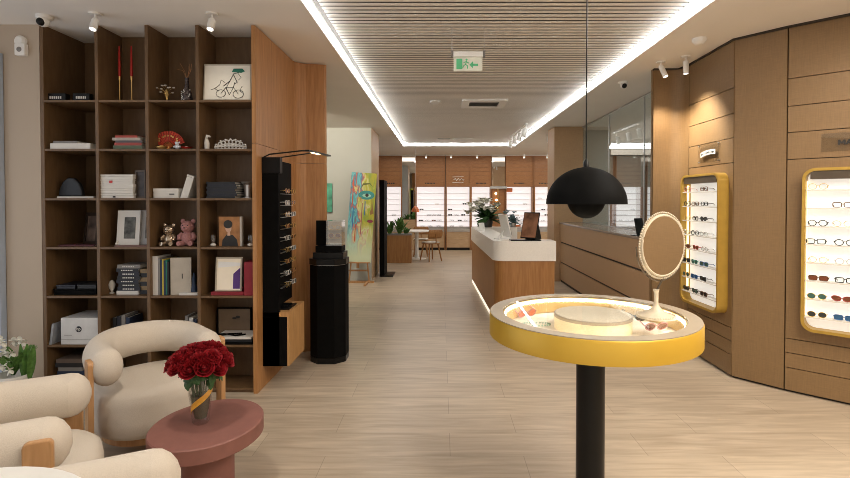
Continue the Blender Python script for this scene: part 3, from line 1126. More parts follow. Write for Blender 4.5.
MB().cbox((.39, .20, 1.948), .022, .16, .004, (0, 0, R(-8))).build('led_strip', M['ledwarm'], ar)
combos = [('round', 'gold', 'none'), ('square', 'clear', 'grey'), ('cat', 'gold', 'brown')]
ordn = ['lowest', 'second', 'third', 'fourth', 'fifth', 'sixth', 'seventh', 'eighth', 'top']
for zz in range(9):
    for kk in range(2):
        st, fr, ln = combos[(zz + kk) % 3]
        put_eyewear(st, fr, ln, (-1.467 + .135 + .02, 4.10 + .18 + kk * .17, .803 + zz * .1), R(90),
                    f"{LABF[fr]} {LABL[ln]}, {['nearer', 'farther'][kk]} one on {ordn[zz]} rail of the black wall display", 'glasses on the black wall display')
t = MB().cbox((-1.467 + .12, 4.10 + .17, .631), .15, .26, .010)
ph = thing('card_tray', 'flat black tray on the wooden box of the wall display', 'tray', (-1.467 + .11, 4.10 + .2, .625))
MB().box(-.08, .08, -.11, .11, 0, .014).build('tray', M['black'], ph, bevel=.004)
MB().box(-.05, .05, -.07, .07, .014, .026).build('pad', M['blackmatt'], ph, bevel=.004)

# ============================================================ BLACK PEDESTAL WITH DISPLAY
t = thing('display_pedestal', 'black faceted floor pedestal in front of the oak partition end', 'pedestal', (-1.085, 4.86, 0))


def octo(w_, d_, c_):
    return [(-w_ / 2 + c_, -d_ / 2), (w_ / 2 - c_, -d_ / 2), (w_ / 2, -d_ / 2 + c_), (w_ / 2, d_ / 2 - c_), (w_ / 2 - c_, d_ / 2), (-w_ / 2 + c_, d_ / 2), (-w_ / 2, d_ / 2 - c_), (-w_ / 2, -d_ / 2 + c_)]


MB().prism(octo(.34, .34, .09), 0, .05).build('plinth', M['black'], t)
MB().prism(octo(.32, .32, .085), .05, .055).build('reveal', M['gap'], t)
MB().prism(octo(.34, .34, .09), .055, .93).build('column', M['blackmatt'], t)
MB().prism(octo(.35, .35, .09), .935, .99).build('cap', M['black'], t)
MB().prism(octo(.33, .33, .088), .93, .935).build('reveal', M['steel'], t)
d = thing('tabletop_display', 'black stepped tabletop eyewear display with clear cover on the pedestal', 'display', (-1.08, 4.86, .99))
MB().box(-.14, .15, -.11, .11, 0, .06).build('base', M['black'], d, bevel=.003)
MB().box(-.12, .13, -.09, .09, .062, .12).build('step', M['blackmatt'], d, bevel=.003)
MB().box(-.14, -.03, .02, .04, .12, .36).build('back_panel', M['blackmatt'], d)
cv = MB()
cv.box(-.02, -.017, -.08, .08, .12, .36).box(.127, .13, -.08, .08, .12, .36).box(-.017, .127, -.08, -.077, .12, .36).box(-.02, .13, -.08, .08, .36, .363)
cv.build('clear_cover', M['thinrefl'], d)
MB().box(-.016, .126, .02, .024, .14, .35).build('card', mat('beige_card', (.55, .48, .38), .7), d)
for k in range(2):
    MB().box(-.01, .12, -.05, .018, .19 + k * .08, .193 + k * .08).build('rail', M['gold'], d)
    put_eyewear('round', 'gold', ['brown', 'none'][k], (-1.08 + .055, 4.86 - .055, .99 + .194 + k * .08), 0, ['brown-lensed gold sunglasses on lower rail inside the clear pedestal cover', 'gold wire glasses on upper rail inside the clear pedestal cover'][k], None)

# ============================================================ PAINTING ON EASEL
PY = 9.2
pc = at(361, 262, PY)
t = thing('canvas_painting', 'tall canvas of a yellow and teal face standing on easel', 'painting', (at(358, 262, PY).x, PY, at(358, 262, PY).z))
cw = .47
ch = at(363, 172, PY).z - pc.z
mt = Matrix.Rotation(R(3.5), 4, 'Y') @ Matrix.Rotation(R(-5), 4, 'X')
can = MB().box(-cw / 2, cw / 2, -.015, .015, 0, ch, mt).build('canvas', M['canvas'], t)
md = mt @ Matrix.Translation((0, -.016, 0))


def flatshape(pts, name, m, dpt=.001):
    MB().prism(pts, 0, dpt, md @ FACE).build(name, m, can)


def ell(cx, cz, a, b, n=20, rot=0):
    return [(cx + a * math.cos(2 * PI * i / n) * math.cos(rot) - b * math.sin(2 * PI * i / n) * math.sin(rot), cz + a * math.cos(2 * PI * i / n) * math.sin(rot) + b * math.sin(2 * PI * i / n) * math.cos(rot)) for i in range(n)]


tealp = mat('paint_teal', (.03, .25, .25), .5)
flatshape(ell(.07, ch * .75, .15, .085), 'eye_shadow', tealp)
flatshape(ell(.075, ch * .745, .08, .035), 'eye_white', mat('paint_mint', (.3, .55, .45), .5), .002)
flatshape(ell(.08, ch * .75, .032, .032), 'iris', M['ink'], .003)
flatshape([(-.06, ch * .80), (.0, ch * .86), (.12, ch * .875), (.19, ch * .84), (.12, ch * .89), (-.01, ch * .88)], 'eyebrow', mat('paint_olive', (.12, .14, .03), .6), .002)
flatshape([(.17, ch * .75), (.20, ch * .62), (.225, ch * .55), (.17, ch * .53), (.15, ch * .56), (.18, ch * .6)], 'nose', mat('paint_brown', (.25, .13, .04), .6), .002)
flatshape(ell(.17, ch * .46, .055, .03), 'lips', mat('paint_wine', (.2, .03, .05), .5), .002)
for k, (x, z0, z1, nm) in enumerate(((-.16, .35, .6, 'paint_blue'), (-.10, .2, .42, 'paint_red'), (.0, .28, .66, 'paint_wine2'), (.05, .5, .68, 'paint_blue'), (-.19, .6, .95, 'paint_red'))):
    colr = {'paint_blue': (.03, .15, .4), 'paint_red': (.5, .08, .03), 'paint_wine2': (.3, .1, .1)}[nm]
    flatshape([(x, ch * z0), (x + .018, ch * (z0 + .04)), (x + .012, ch * z1), (x - .004, ch * z1)], 'paint_drip', mat(nm, colr, .5), .0015)
e = thing('easel', 'light wooden easel with crossbar feet holding the painted canvas', 'easel', (at(358, 280, PY).x, PY, 0))
zb = pc.z
MB().tube([(-.19, .13, 0), (-.02, .09, 1.6)], .014, 6).build('leg', M['chairwood'], e)
MB().tube([(.19, .13, 0), (.04, .09, 1.6)], .014, 6).build('leg', M['chairwood'], e)
MB().box(-.22, .22, -.04, .06, zb - .02, zb - .001).build('ledge', M['chairwood'], e)
MB().box(-.035, .015, .04, .06, zb - .12, zb - .02).build('bracket', M['chairwood'], e)
MB().box(-.26, .28, .10, .15, .0, .035).build('foot', M['chairwood'], e)
MB().box(.14, .18, -.25, .30, 0, .03).build('foot', M['chairwood'], e)
MB().box(-.19, .19, .10, .12, .22, .25).build('crossbar', M['chairwood'], e)
q = at(330, 212, 9.6)
t = MB().box(q.x - .35, q.x + .04, 9.6, 9.63, q.z, q.z + .55).build('wall_painting', mat('paint_green_abstract', (.08, .35, .24), .6, var=.6, scale=6))
tag(t, 'green abstract picture on grey wall, mostly hidden by the oak partition', 'painting')

# ============================================================ FAR LEFT: STAND, PLANTER, TABLE, CHAIRS
t = thing('display_stand', 'slim black upright display stand beside the end of grey wall', 'stand', (-1.19, 10.1, 0))
MB().box(-.05, .05, -.05, .45, .03, 1.95).build('upright', M['blackmatt'], t)
MB().box(-.05, .22, -.05, .5, 0, .03).build('foot', M['black'], t)

t = thing('planter_box', 'wood-clad rectangular planter box divider in the rear room', 'planter', (-1.04, 12.45, 0))
MB().box(-.36, .31, -.18, .18, 0, .68).build('cladding', M['walnut'], t)
MB().box(-.365, .315, -.185, .185, .68, .72).build('rim', M['greycard'], t)
for k, (x, hh, n_) in enumerate(((-.25, .50, 34), (-.0, .62, 44), (.20, .26, 16))):
    b = MB()
    for i in range(n_):
        a = random.uniform(0, 2 * PI)
        el = random.uniform(.6, 1.4)
        b.leaf((random.uniform(-.03, .03), random.uniform(-.05, .05), 0), (.45 * math.cos(a) * math.cos(el), math.sin(a) * math.cos(el), math.sin(el)), hh * random.uniform(.5, 1), .075, .3)
    o = b.build('potted_plant', M['green2'])
    o.location = (-1.04 + x, 12.45, .72)
    tag(o, ['bushy green plant at left end of the wood planter box', 'tall green plant in the middle of the wood planter box', 'small green plant at right end of the wood planter box'][k], 'plant')

t = thing('round_table', 'small white round pedestal table behind the planter box', 'table', (-.64, 13.15, 0))
MB().lathe([(.43, .725), (.43, .745), (.42, .75)], seg=40).build('tabletop', M['white'], t, smooth=True)
MB().lathe([(.05, .02), (.05, .725)], seg=20).build('column', M['white'], t, smooth=True)
MB().lathe([(.24, 0), (.24, .015), (.05, .03)], seg=32).build('foot', M['white'], t, smooth=True)


def dining_chair(label, loc, rz):
    t = thing('dining_chair', label, 'chair', loc, rz, None)
    MB().prism(rrect(.42, .42, .12, 5), .44, .46).build('seat_shell', M['walnut'], t, bevel=.004)
    MB().prism(rrect(.39, .39, .12, 5), .46, .485).build('seat_pad', mat('light_pad', (.6, .56, .5), .9), t, bevel=.008)
    b = MB()
    rows = []
    for z in (.58, .64, .74, .80):
        rows.append([Vector((-.21 - .03 * math.cos(u * 1.1) + .03 + (z - .58) * -.15, .22 * math.sin(u) / math.sin(1) * (1 if .6 < z < .78 else .86), z)) for u in [-1 + i * .25 for i in range(9)]])
    for s2 in (0,):
        vs = [[b.bm.verts.new(p) for p in r] for r in rows]
        for i in range(3):
            for j in range(8):
                b.bm.faces.new((vs[i][j], vs[i][j + 1], vs[i + 1][j + 1], vs[i + 1][j]))
    o = b.build('backrest', M['walnut'], t, smooth=True)
    sm = o.modifiers.new('s', 'SOLIDIFY'); sm.thickness = .015
    MB().tube([(-.17, 0, .45), (-.24, 0, .48), (-.235, 0, .70)], .014, 8).build('back_support', M['walnut'], t)
    for sx in (-1, 1):
        for sy in (-1, 1):
            MB().tube([(sx * .13, sy * .13, .44), (sx * .21, sy * .19, 0)], [.024, .015], 8).build('leg', M['walnut'], t)
    return t


dining_chair('plywood dining chair with pale seat pad right of the white round table', (-.26, 12.75, 0), R(125))
dining_chair('plywood dining chair standing behind the white round table', (-.56, 13.86, 0), R(-90))

t = thing('small_pendant_lamp', 'small orange dome pendant lamp over the white round table', 'lamp', (-.665, 13.0, at(415.5, 212, 13).z))
MB().lathe([(.105, 0), (.10, .05), (.07, .11), (.03, .15), (.012, .16)], seg=24, cap=False).build('shade', M['orange'], t, smooth=True)
MB().lathe([(.003, .15), (.003, CE - at(415.5, 212, 13).z)], seg=6).build('cord', M['steel'], t)
MB().sphere((0, 0, .04), .035).build('bulb', M['lampwhite'], t, smooth=True)

# ============================================================ BACK WALL DISPLAY CABINETS
BY = 15.45


def X(px, Y=BY):
    return (px - 441) / 500 * Y


bays = [(340, 377.5), (379, 401), (416.5, 444.3), (446.8, 469.8), (471.8, 490.3), (506.5, 532.3), (535, 553.5), (556, 582), (585, 613), (616, 644), (647, 672)]
where = ['leftmost hidden bay', 'bay right of grey wall', 'bay behind white table', 'bay with door logo', 'bay behind white bouquet', 'bay with orange sign', 'bay left of far pillar', 'bay behind far pillar', 'bay seen through left office glass', 'bay seen through middle office glass', 'bay seen through right office glass']
z_up, z_lo, z_ct, z_dr = 1.96, .70, .60, .57
cabs = []
for k, (a, b) in enumerate(bays):
    x0, x1 = X(a), X(b)
    xc = (x0 + x1) / 2
    hw = (x1 - x0) / 2
    t = thing('display_cabinet', 'tall oak wall cabinet with lit eyewear shelves, ' + where[k], 'cabinet', (xc, BY, 0), 0, 'lit display cabinets on back wall')
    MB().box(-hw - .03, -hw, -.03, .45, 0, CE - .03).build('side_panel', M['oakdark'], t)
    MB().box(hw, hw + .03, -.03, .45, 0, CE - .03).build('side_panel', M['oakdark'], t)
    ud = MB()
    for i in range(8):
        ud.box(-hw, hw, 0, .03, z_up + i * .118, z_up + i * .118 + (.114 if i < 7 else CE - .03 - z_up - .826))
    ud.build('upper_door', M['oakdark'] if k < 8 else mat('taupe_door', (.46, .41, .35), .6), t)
    MB().box(-hw, hw, .031, .05, z_up, CE - .03).build('door_backing', M['gap'], t)
    MB().box(-hw, hw, .28, .30, z_lo, z_up).build('light_panel', M['panel'], t)
    for i in range(7):
        z = z_lo + .02 + i * .172
        MB().box(-hw, hw, .12, .278, z - .012, z).build('shelf', mat('shelf_pinkish', (.48, .43, .41), .4), t)
    MB().box(-hw, hw, -.02, .28, z_dr, z_lo - .10 + .04).build('worktop', mat('grey_top', (.45, .42, .39), .4), t)
    MB().box(-hw, hw, .05, .28, z_lo - .06, z_lo).build('upstand', mat('grey_top', (.45, .42, .39), .4), t)
    MB().box(-hw, hw, 0, .45, .32, z_dr - .005).build('drawer', M['paleoak'], t)
    MB().box(-hw, hw, 0, .45, .08, .315).build('drawer', M['paleoak'], t)
    MB().box(-hw, hw, .04, .45, 0, .075).build('plinth', M['black'], t)
    cabs.append(t)
    if k == 3:
        lg = MB()
        for i in range(3):
            lg.tube([(-.14 + i * .1, -.012, 2.17), (-.10 + i * .1, -.012, 2.22), (-.05 + i * .1, -.012, 2.15), (-.02 + i * .1, -.012, 2.2)], .012, 6)
        lg.tube([(-.18, -.012, 2.26), (.16, -.012, 2.27)], .008, 6)
        lg.tube([(-.18, -.012, 2.09), (.1, -.012, 2.08), (.16, -.012, 2.1)], .008, 6)
        lg.build('door_logo', M['white'], t)
    elif k in (1, 2, 4, 5, 6):
        b2 = MB()
        ncol = [5, 7, 0, 8, 9, 7][k - 1] if k - 1 < 6 else 6
        ncol = max(ncol, 5)
        for i in range(ncol):
            b2.box(-.16 + i * .32 / ncol, -.16 + (i + .7) * .32 / ncol, -.004, 0, 2.05, 2.085)
        b2.build('door_lettering', M['ink'], t)
fills = {2: [(3, -.28, 'black', 'grey'), (2, -.05, 'black', 'none'), (2, .1, 'brown', 'none'), (2, .26, 'black', 'none'), (1, -.3, 'black', 'grey'), (1, -.1, 'black', 'none'), (1, .1, 'brown', 'brown'), (1, .28, 'black', 'none'), (0, -.25, 'clear', 'none'), (0, 0, 'black', 'none'), (0, .25, 'brown', 'none'), (4, .2, 'gold', 'none')],
         3: [(4, .2, 'black', 'grey'), (3, -.25, 'black', 'grey'), (2, -.25, 'black', 'grey'), (2, -.05, 'black', 'none'), (2, .16, 'black', 'grey'), (1, -.2, 'black', 'none'), (1, .05, 'black', 'grey'), (1, .25, 'black', 'none'), (0, -.2, 'brown', 'none'), (0, .1, 'clear', 'none')],
         1: [(5, -.15, 'pink', 'none'), (3, -.2, 'pink', 'none'), (2, .1, 'clear', 'none')],
         4: [(5, .1, 'clear', 'none'), (3, .1, 'black', 'none'), (2, -.15, 'black', 'none')],
         5: [(2, -.3, 'black', 'none'), (2, -.05, 'gold', 'none'), (4, .2, 'clear', 'none'), (1, .2, 'brown', 'none')],
         6: [(3, .0, 'black', 'grey'), (3, .18, 'black', 'none'), (5, -.1, 'clear', 'none'), (2, .1, 'black', 'grey'), (1, .0, 'brown', 'none')]}
shn = ['bottom', 'second', 'third', 'fourth', 'fifth', 'sixth', 'top']
for k, lst in fills.items():
    seen = {}
    for (i, dx, fr, ln) in lst:
        seen[i] = seen.get(i, 0) + 1
        o = put_eyewear('square', fr, ln, (cabs[k].location.x + dx, BY + .14, z_lo + .02 + i * .172), 0,
                        f"{LABF[fr]} {LABL[ln]}, number {seen[i]} from left on {shn[i]} shelf of {where[k]}", 'glasses on the back wall cabinets')

t = thing('mirror_column', 'tall narrow mirror between cabinets behind the rear round table', 'mirror', (X(409), BY, 0))
MB().box(-.21, .21, .02, .04, .95, CE - .03).build('mirror_glass', M['mirror'], t)
MB().box(-.21, .21, .0, .2, .0, .94).build('lower_cabinet', M['paleoak'], t)
t = thing('mirror_column', 'narrow mirror above a shelf between cabinets behind the counter', 'mirror', (X(498.4), BY, 0))
MB().box(-.20, .20, .02, .04, 1.98, CE - .03).build('mirror_glass', M['mirror'], t)
MB().box(-.20, .20, .05, .08, 0, 1.9).build('back_panel', M['oakdark'], t)
MB().box(-.26, .26, -.06, .07, 1.90, 1.97).build('shelf', M['steel'], t)
for k in range(3):
    MB().sphere((-.08 + .02 * k, .0, 1.75 - .2 * k), .035, 10, 8).build('light', M['ledwarm'], t)
MB().box(-.02, .0, .0, .05, 1.2, 1.9).build('cord', M['gold'], t)
q = at(510, 191, BY)
tag(MB().box(q.x - .09, q.x + .09, BY + .09, BY + .11, 1.80, 1.92).build('shelf_sign', M['orange']), 'small orange sign at top left of lit cabinet behind counter', 'sign')
tag(MB().box(q.x - .15, q.x + .35, BY + .13, BY + .2, z_lo + .021, z_lo + .07).build('brochure_tray', M['orange']), 'orange flat box on the bottom shelf of lit cabinet behind counter', 'box')
# little spotlights above the cabinets
for k, px in enumerate((426, 451, 477, 524, 547)):
    t = thing('mini_spotlight', ['mini ceiling spotlight above cabinet behind the rear table', 'mini ceiling spotlight above cabinet with the door logo', 'mini ceiling spotlight above cabinet behind the bouquet', 'mini ceiling spotlight above cabinet with the orange sign', 'mini ceiling spotlight above cabinet left of the pillar'][k], 'spotlight', (X(px, 15.1), 15.1, CE), 0, 'mini spotlights by the back wall')
    MB().lathe([(.035, 0), (.035, -.12), (.028, -.12)], seg=14).build('barrel', M['white'], t, smooth=True)
    MB().lathe([(.026, -.1205), (.026, -.124)], seg=14).build('lens', M['lampwhite'], t)
struct(MB().box(-4.2, 4.0, 15.42, 15.95, CE - .029, CE - .001).build('trim_4', M['white']))
t = MB().box(X(553.2), X(554.6), BY - .035, BY - .031, .5, 1.9).build('led_profile', M['ledwarm'])
tag(t, 'vertical warm light strip at the cabinet edge beside far pillar', 'light')

# ============================================================ RECEPTION COUNTER
t = thing('reception_counter', 'long wood-clad reception counter with thick white top band', 'counter', (1.0, 7.8, 0))
ox2, oy2 = 1.0, 7.8


def arcpts(cx, cy, r, a0, a1, n=8):
    return [(cx + r * math.cos(R(a0 + (a1 - a0) * i / n)), cy + r * math.sin(R(a0 + (a1 - a0) * i / n))) for i in range(n + 1)]


def uprism(name, off, wall_, x1, z0, z1, m, bevel=0):
    # built as two shells of quads: split the loop into outer and inner chains
    x0, y0, y1 = .60 + off, 6.16 + off, 9.60 - off
    r = max(.16 - off, .05)
    outer = [(x1, y0)] + arcpts(x0 + r, y0 + r, r, 270, 180) + arcpts(x0 + r, y1 - r, r, 180, 90) + [(x1, y1)]
    w2 = wall_
    ri = .04
    inner = [(x1, y0 + w2)] + arcpts(x0 + w2 + ri, y0 + w2 + ri, ri, 270, 180) + arcpts(x0 + w2 + ri, y1 - w2 - ri, ri, 180, 90) + [(x1, y1 - w2)]
    skew = lambda l: [(x + ((.055 - .09 * (y - 6.16) / 3.44) if x < 1.1 else 0), y) for x, y in l]
    outer, inner = skew(outer), skew(inner)
    b = MB()
    vo0 = [b.bm.verts.new((x - ox2, y - oy2, z0)) for x, y in outer]
    vo1 = [b.bm.verts.new((x - ox2, y - oy2, z1)) for x, y in outer]
    vi0 = [b.bm.verts.new((x - ox2, y - oy2, z0)) for x, y in inner]
    vi1 = [b.bm.verts.new((x - ox2, y - oy2, z1)) for x, y in inner]
    for i in range(len(outer) - 1):
        for q4 in ((vo0[i], vo0[i + 1], vo1[i + 1], vo1[i]), (vi0[i + 1], vi0[i], vi1[i], vi1[i + 1]), (vo1[i], vo1[i + 1], vi1[i + 1], vi1[i]), (vo0[i + 1], vo0[i], vi0[i], vi0[i + 1])):
            b.bm.faces.new(q4)
    for i in (0, -1):
        b.bm.faces.new((vo0[i], vo1[i], vi1[i], vi0[i]))
    return b.build(name, m, t, smooth=True)


uprism('white_band', 0, .30, 1.42, .795, 1.04, M['counter'])
uprism('wood_cladding', .015, .26, 1.405, .07, .795, M['walnut'])
uprism('plinth', .05, .2, 1.38, .0, .07, M['black'])
uprism('plinth_light', .02, .02, 1.38, .003, .030, glow('plinth_led', (1, .9, .72), 1.0))
MB().box(.98 - ox2, 1.40 - ox2, 6.48 - oy2, 9.18 - oy2, .70, .74).build('inner_desk', M['walnut'], t)
MB().box(1.0 - ox2, 1.36 - ox2, 6.50 - oy2, 9.14 - oy2, .0, .70).build('desk_body', M['walnut'], t)

CT = 1.04


def on_top(px, py, z=CT):
    q = at(px, py, 7)
    s = (z - EYE) / (q.z - EYE)
    return Vector((q.x * s, 7 * s, z))


q = on_top(503, 241)
t = thing('monitor', 'white-backed desktop screen on the reception counter', 'monitor', (.835, 6.52, CT), R(106))
MB().cbox((0, 0, .175), .27, .018, .30, (R(-14), 0, 0)).build('screen_back', M['white'], t, bevel=.006)
MB().cbox((0, -.012, .177), .25, .004, .27, (R(-14), 0, 0)).build('screen', M['black'], t)
MB().box(-.08, .08, -.02, .12, 0, .01).build('stand_foot', M['white'], t)
MB().cbox((0, .05, .06), .05, .012, .12, (R(20), 0, 0)).build('stand', M['white'], t)
t = thing('counter_mat', 'flat black mat lying at the front of reception counter', 'mat', (1.06, 6.31, CT))
MB().prism(rrect(.38, .2, .02), 0, .012).build('mat', M['black'], t)
t = thing('tablet_stand', 'black tablet stand holding a wood-backed tablet on the counter', 'tablet', (1.20, 6.42, CT + .0), R(-38))
t.location = (1.12, 6.27, CT + .0125)
MB().cbox((0, 0, .18), .22, .014, .34, (R(-18), 0, 0)).build('tablet_case', M['black'], t, bevel=.004)
MB().cbox((0, -.010, .18), .20, .005, .31, (R(-18), 0, 0)).build('tablet_screen', mat('tablet_screen', (.25, .12, .07), .1, var=.7, scale=5), t)
MB().prism([(-.0, 0), (.17, 0), (.06, .26)], -.07, .07, Matrix.Rotation(PI / 2, 4, 'Z') @ FACE).build('stand', M['black'], t)


def bouquet(name, label, loc, vase_m, vh, vr, nleaf, nfl, spread, fm, lm, seed, cat='flowers'):
    rnd = random.Random(seed)
    t = thing(name, label, cat, loc)
    MB().lathe([(vr * .8, 0), (vr, vh * .5), (vr * .9, vh), (vr * .8, vh), (vr * .85, vh * .5), (vr * .7, .01)], seg=24).build('vase', vase_m, t, smooth=True)
    b = MB()
    for i in range(nleaf):
        a = rnd.uniform(0, 2 * PI)
        el = rnd.uniform(-.1, 1.2)
        b.leaf((0, 0, vh * .9), (math.cos(a) * math.cos(el), math.sin(a) * math.cos(el), math.sin(el)), spread * rnd.uniform(.7, 1.25), spread * .3, .3)
    b.build('leaves', lm, t)
    f = MB()
    for i in range(nfl):
        a = rnd.uniform(0, 2 * PI)
        el = rnd.uniform(.3, 1.4)
        d_ = spread * rnd.uniform(.6, 1.0)
        c_ = Vector((math.cos(a) * math.cos(el) * d_ - spread * .2, math.sin(a) * math.cos(el) * d_, vh + math.sin(el) * d_))
        for p_ in range(6):
            b_ = rnd.uniform(0, 2 * PI)
            f.leaf(c_, (math.cos(b_), math.sin(b_), rnd.uniform(.1, .9)), spread * .30, spread * .22, .2)
        f.sphere(c_, spread * .09, 8, 6)
    f.build('blossoms', fm, t, smooth=True)
    return t


bouquet('flower_vase', 'dark vase of white flowers and leaves on the counter far end', (X(487.5, 9.4), 9.4, CT), mat('charcoal_vase', (.05, .05, .045), .5), .17, .10, 44, 34, .40, M['petal'], M['green'], 3)
bouquet('flower_vase', 'blue-grey foliage arrangement on the far right of counter', (1.36, 9.45, CT), M['steel'], .08, .06, 26, 8, .24, mat('pale_blue_petal', (.35, .42, .48), .7), M['bluegreen'], 5)
t = thing('card_holder', 'small white card holder beside the white bouquet on counter', 'stand', (.68, 8.35, CT), R(20))
MB().cbox((0, 0, .065), .10, .01, .13, (R(-15), 0, 0)).build('card', M['white'], t)
MB().box(-.05, .05, -.03, .05, 0, .008).build('foot', M['white'], t)
t = thing('card_stand', 'small black picture stand on ledge in front of office glass', 'stand', (at(639, 236, 5.8).x + .03, 5.86, 1.13), R(35))
MB().cbox((0, 0, .105), .15, .012, .205, (R(-12), 0, 0)).build('card', M['black'], t)
MB().box(-.04, .04, 0, .09, 0, .008).build('foot', M['black'], t)

# ============================================================ LOUNGE CHAIRS


def lounge_chair(label, loc, face):
    t = thing('lounge_chair', label, 'armchair', (loc[0], loc[1], 0), face, None)
    HA = .605
    r = .098
    path = []
    rad = .30
    for i in range(5):
        path.append(Vector((.22 - i * .055, .31, HA)))
    for i in range(1, 20):
        a = R(90 + 180 * i / 20)
        path.append(Vector((rad * math.cos(a) * 1.05, .31 * math.sin(a), HA + .02 * math.sin(R(180 * i / 20)))))
    for i in range(5):
        path.append(Vector((0 + i * .055, -.31, HA)))
    # rounded ends
    pts, rs = [], []
    for k in range(5):
        a = R(10 + 20 * k)
        pts.append(path[0] + Vector((r * .95 * math.cos(a), 0, 0)))
        rs.append(r * math.sin(a))
    for p in path:
        pts.append(p); rs.append(r)
    for k in range(5):
        a = R(90 - 20 * k)
        pts.append(path[-1] + Vector((r * .95 * math.cos(a), 0, 0)))
        rs.append(r * math.sin(a))
    b = MB()
    # elliptical section (taller than wide)
    pv = [Vector(p) for p in pts]
    rr = []
    n_ = len(pv)
    for i, p in enumerate(pv):
        tg = (pv[min(i + 1, n_ - 1)] - pv[max(i - 1, 0)])
        if tg.length < 1e-6:
            tg = Vector((1, 0, 0))
        tg.normalize()
        sd = tg.cross(Vector((0, 0, 1))).normalized()
        rr.append([p + (sd * math.cos(2 * PI * k / 20) * .93 + Vector((0, 0, 1)) * math.sin(2 * PI * k / 20) * 1.12) * rs[i] for k in range(20)])
    b.rings(rr)
    b.build('backrest', M['fabric'], t, smooth=True)
    # seat: rounded D shape
    sb = MB()
    rings = []
    for z, sc in ((.155, .80), (.165, .90), (.20, .98), (.27, 1.0), (.36, 1.0), (.415, .975), (.44, .90), (.452, .72), (.456, .4), (.457, .05)):
        rg_ = []
        for i in range(40):
            a = 2 * PI * i / 40
            x = .39 * math.cos(a) if math.cos(a) < 0 else .41 * math.cos(a)
            y_ = math.copysign(abs(math.sin(a)) ** .72, math.sin(a)) * .375
            rg_.append(Vector((x * sc * .93 + .01, y_ * sc, z)))
        rings.append(rg_)
    sb.rings(rings)
    sb.build('seat', M['fabric'], t, smooth=True)
    MB().lathe([(.30, .10), (.30, .155)], seg=32).build('base_frame', M['chairwood'], t)
    for sy in (-1, 1):
        m_ = Matrix.Translation((.21, sy * .402, 0))
        mm = m_ @ FACE
        MB().prism([(-.052, 0), (.052, 0)] + [(.052 - .02 + .02 * math.cos(R(a)), .64 + .02 * math.sin(R(a))) for a in (0, 45, 90)] + [(-.052 + .02 + .02 * math.cos(R(a)), .64 + .02 * math.sin(R(a))) for a in (90, 135, 180)], -.016, .016, mm).build('arm_post', M['chairwood'], t, bevel=.006)
        MB().box(-.22, .25, sy * .396 - .016, sy * .396 + .016, .09, .14).build('side_rail', M['chairwood'], t, bevel=.005)
    MB().tube([(-.28, .12, .15), (-.33, .14, 0)], [.022, .016], 10).build('rear_leg', M['chairwood'], t)
    MB().tube([(-.28, -.12, .15), (-.33, -.14, 0)], [.022, .016], 10).build('rear_leg', M['chairwood'], t)
    return t


lounge_chair('cream boucle barrel armchair in front of the bookcase, behind coffee table', (-1.855, 3.186), math.atan2(-.714, .7)).scale = (.9, .9, .98)
lounge_chair('cream boucle barrel armchair at left frame edge, seen from its side', (-1.871, 2.108), math.atan2(.48, .88)).scale = (.92, .92, .97)
lounge_chair('cream boucle barrel armchair cut off at bottom edge of picture', (-1.035, 1.325), math.atan2(.45, .89)).scale = (.95, .95, .98)

# white round table at the bottom left corner
t = thing('side_table', 'white round table cropped in the bottom left corner', 'table', (-.86, .755, 0))
MB().lathe([(.26, .970), (.275, .98), (.275, .994), (.27, .999)], seg=56).build('tabletop', M['white'], t, smooth=True)
MB().lathe([(.03, .02), (.03, .97)], seg=20).build('column', M['white'], t, smooth=True)
MB().lathe([(.16, 0), (.16, .012), (.03, .025)], seg=32).build('foot', M['white'], t, smooth=True)

# ============================================================ COFFEE TABLE, VASE, ROSES
CTX, CTY, CTZ = -1.24, 2.64, .37
t = thing('coffee_table', 'low round terracotta coffee table holding the rose vase', 'table', (CTX, CTY, 0), R(-3))
MB().lathe([(.309, CTZ - .08), (.315, CTZ - .075), (.315, CTZ - .006), (.309, CTZ)], seg=64, sx=.87, sy=.99).build('tabletop', M['terra'], t, smooth=True)
MB().lathe([(.13, 0), (.13, CTZ - .08)], seg=48).build('base', M['terra'], t, smooth=True)
VX, VY = (200 - 441) / 500 * 2.64, 2.63
v = thing('glass_vase', 'clear faceted glass vase with amber ribbon holding red roses', 'vase', (VX, VY, CTZ))
MB().lathe([(.036, 0), (.043, .01), (.048, .08), (.068, .23), (.072, .25), (.067, .25), (.062, .225), (.042, .08), (.030, .03), (.0, .028)], seg=12).build('glass', M['thinrefl'], v)
rb = MB()
pr = []
for i in range(24):
    a = R(180 + i * 11)
    z = .04 + i * .0075
    rad_ = .043 + z * .085
    pr.append([Vector((rad_ * math.cos(a), rad_ * math.sin(a), z)), Vector((rad_ * math.cos(a), rad_ * math.sin(a), z + .035))])
vs = [[rb.bm.verts.new(p) for p in r] for r in pr]
for i in range(23):
    rb.bm.faces.new((vs[i][0], vs[i + 1][0], vs[i + 1][1], vs[i][1]))
rb.build('ribbon', M['amber'], v, smooth=True)
MB().lathe([(.030, .031), (.040, .08), (.050, .15), (.001, .151)], seg=16).build('water', mat('water_tint', (.10, .11, .07), .05), v, smooth=True)


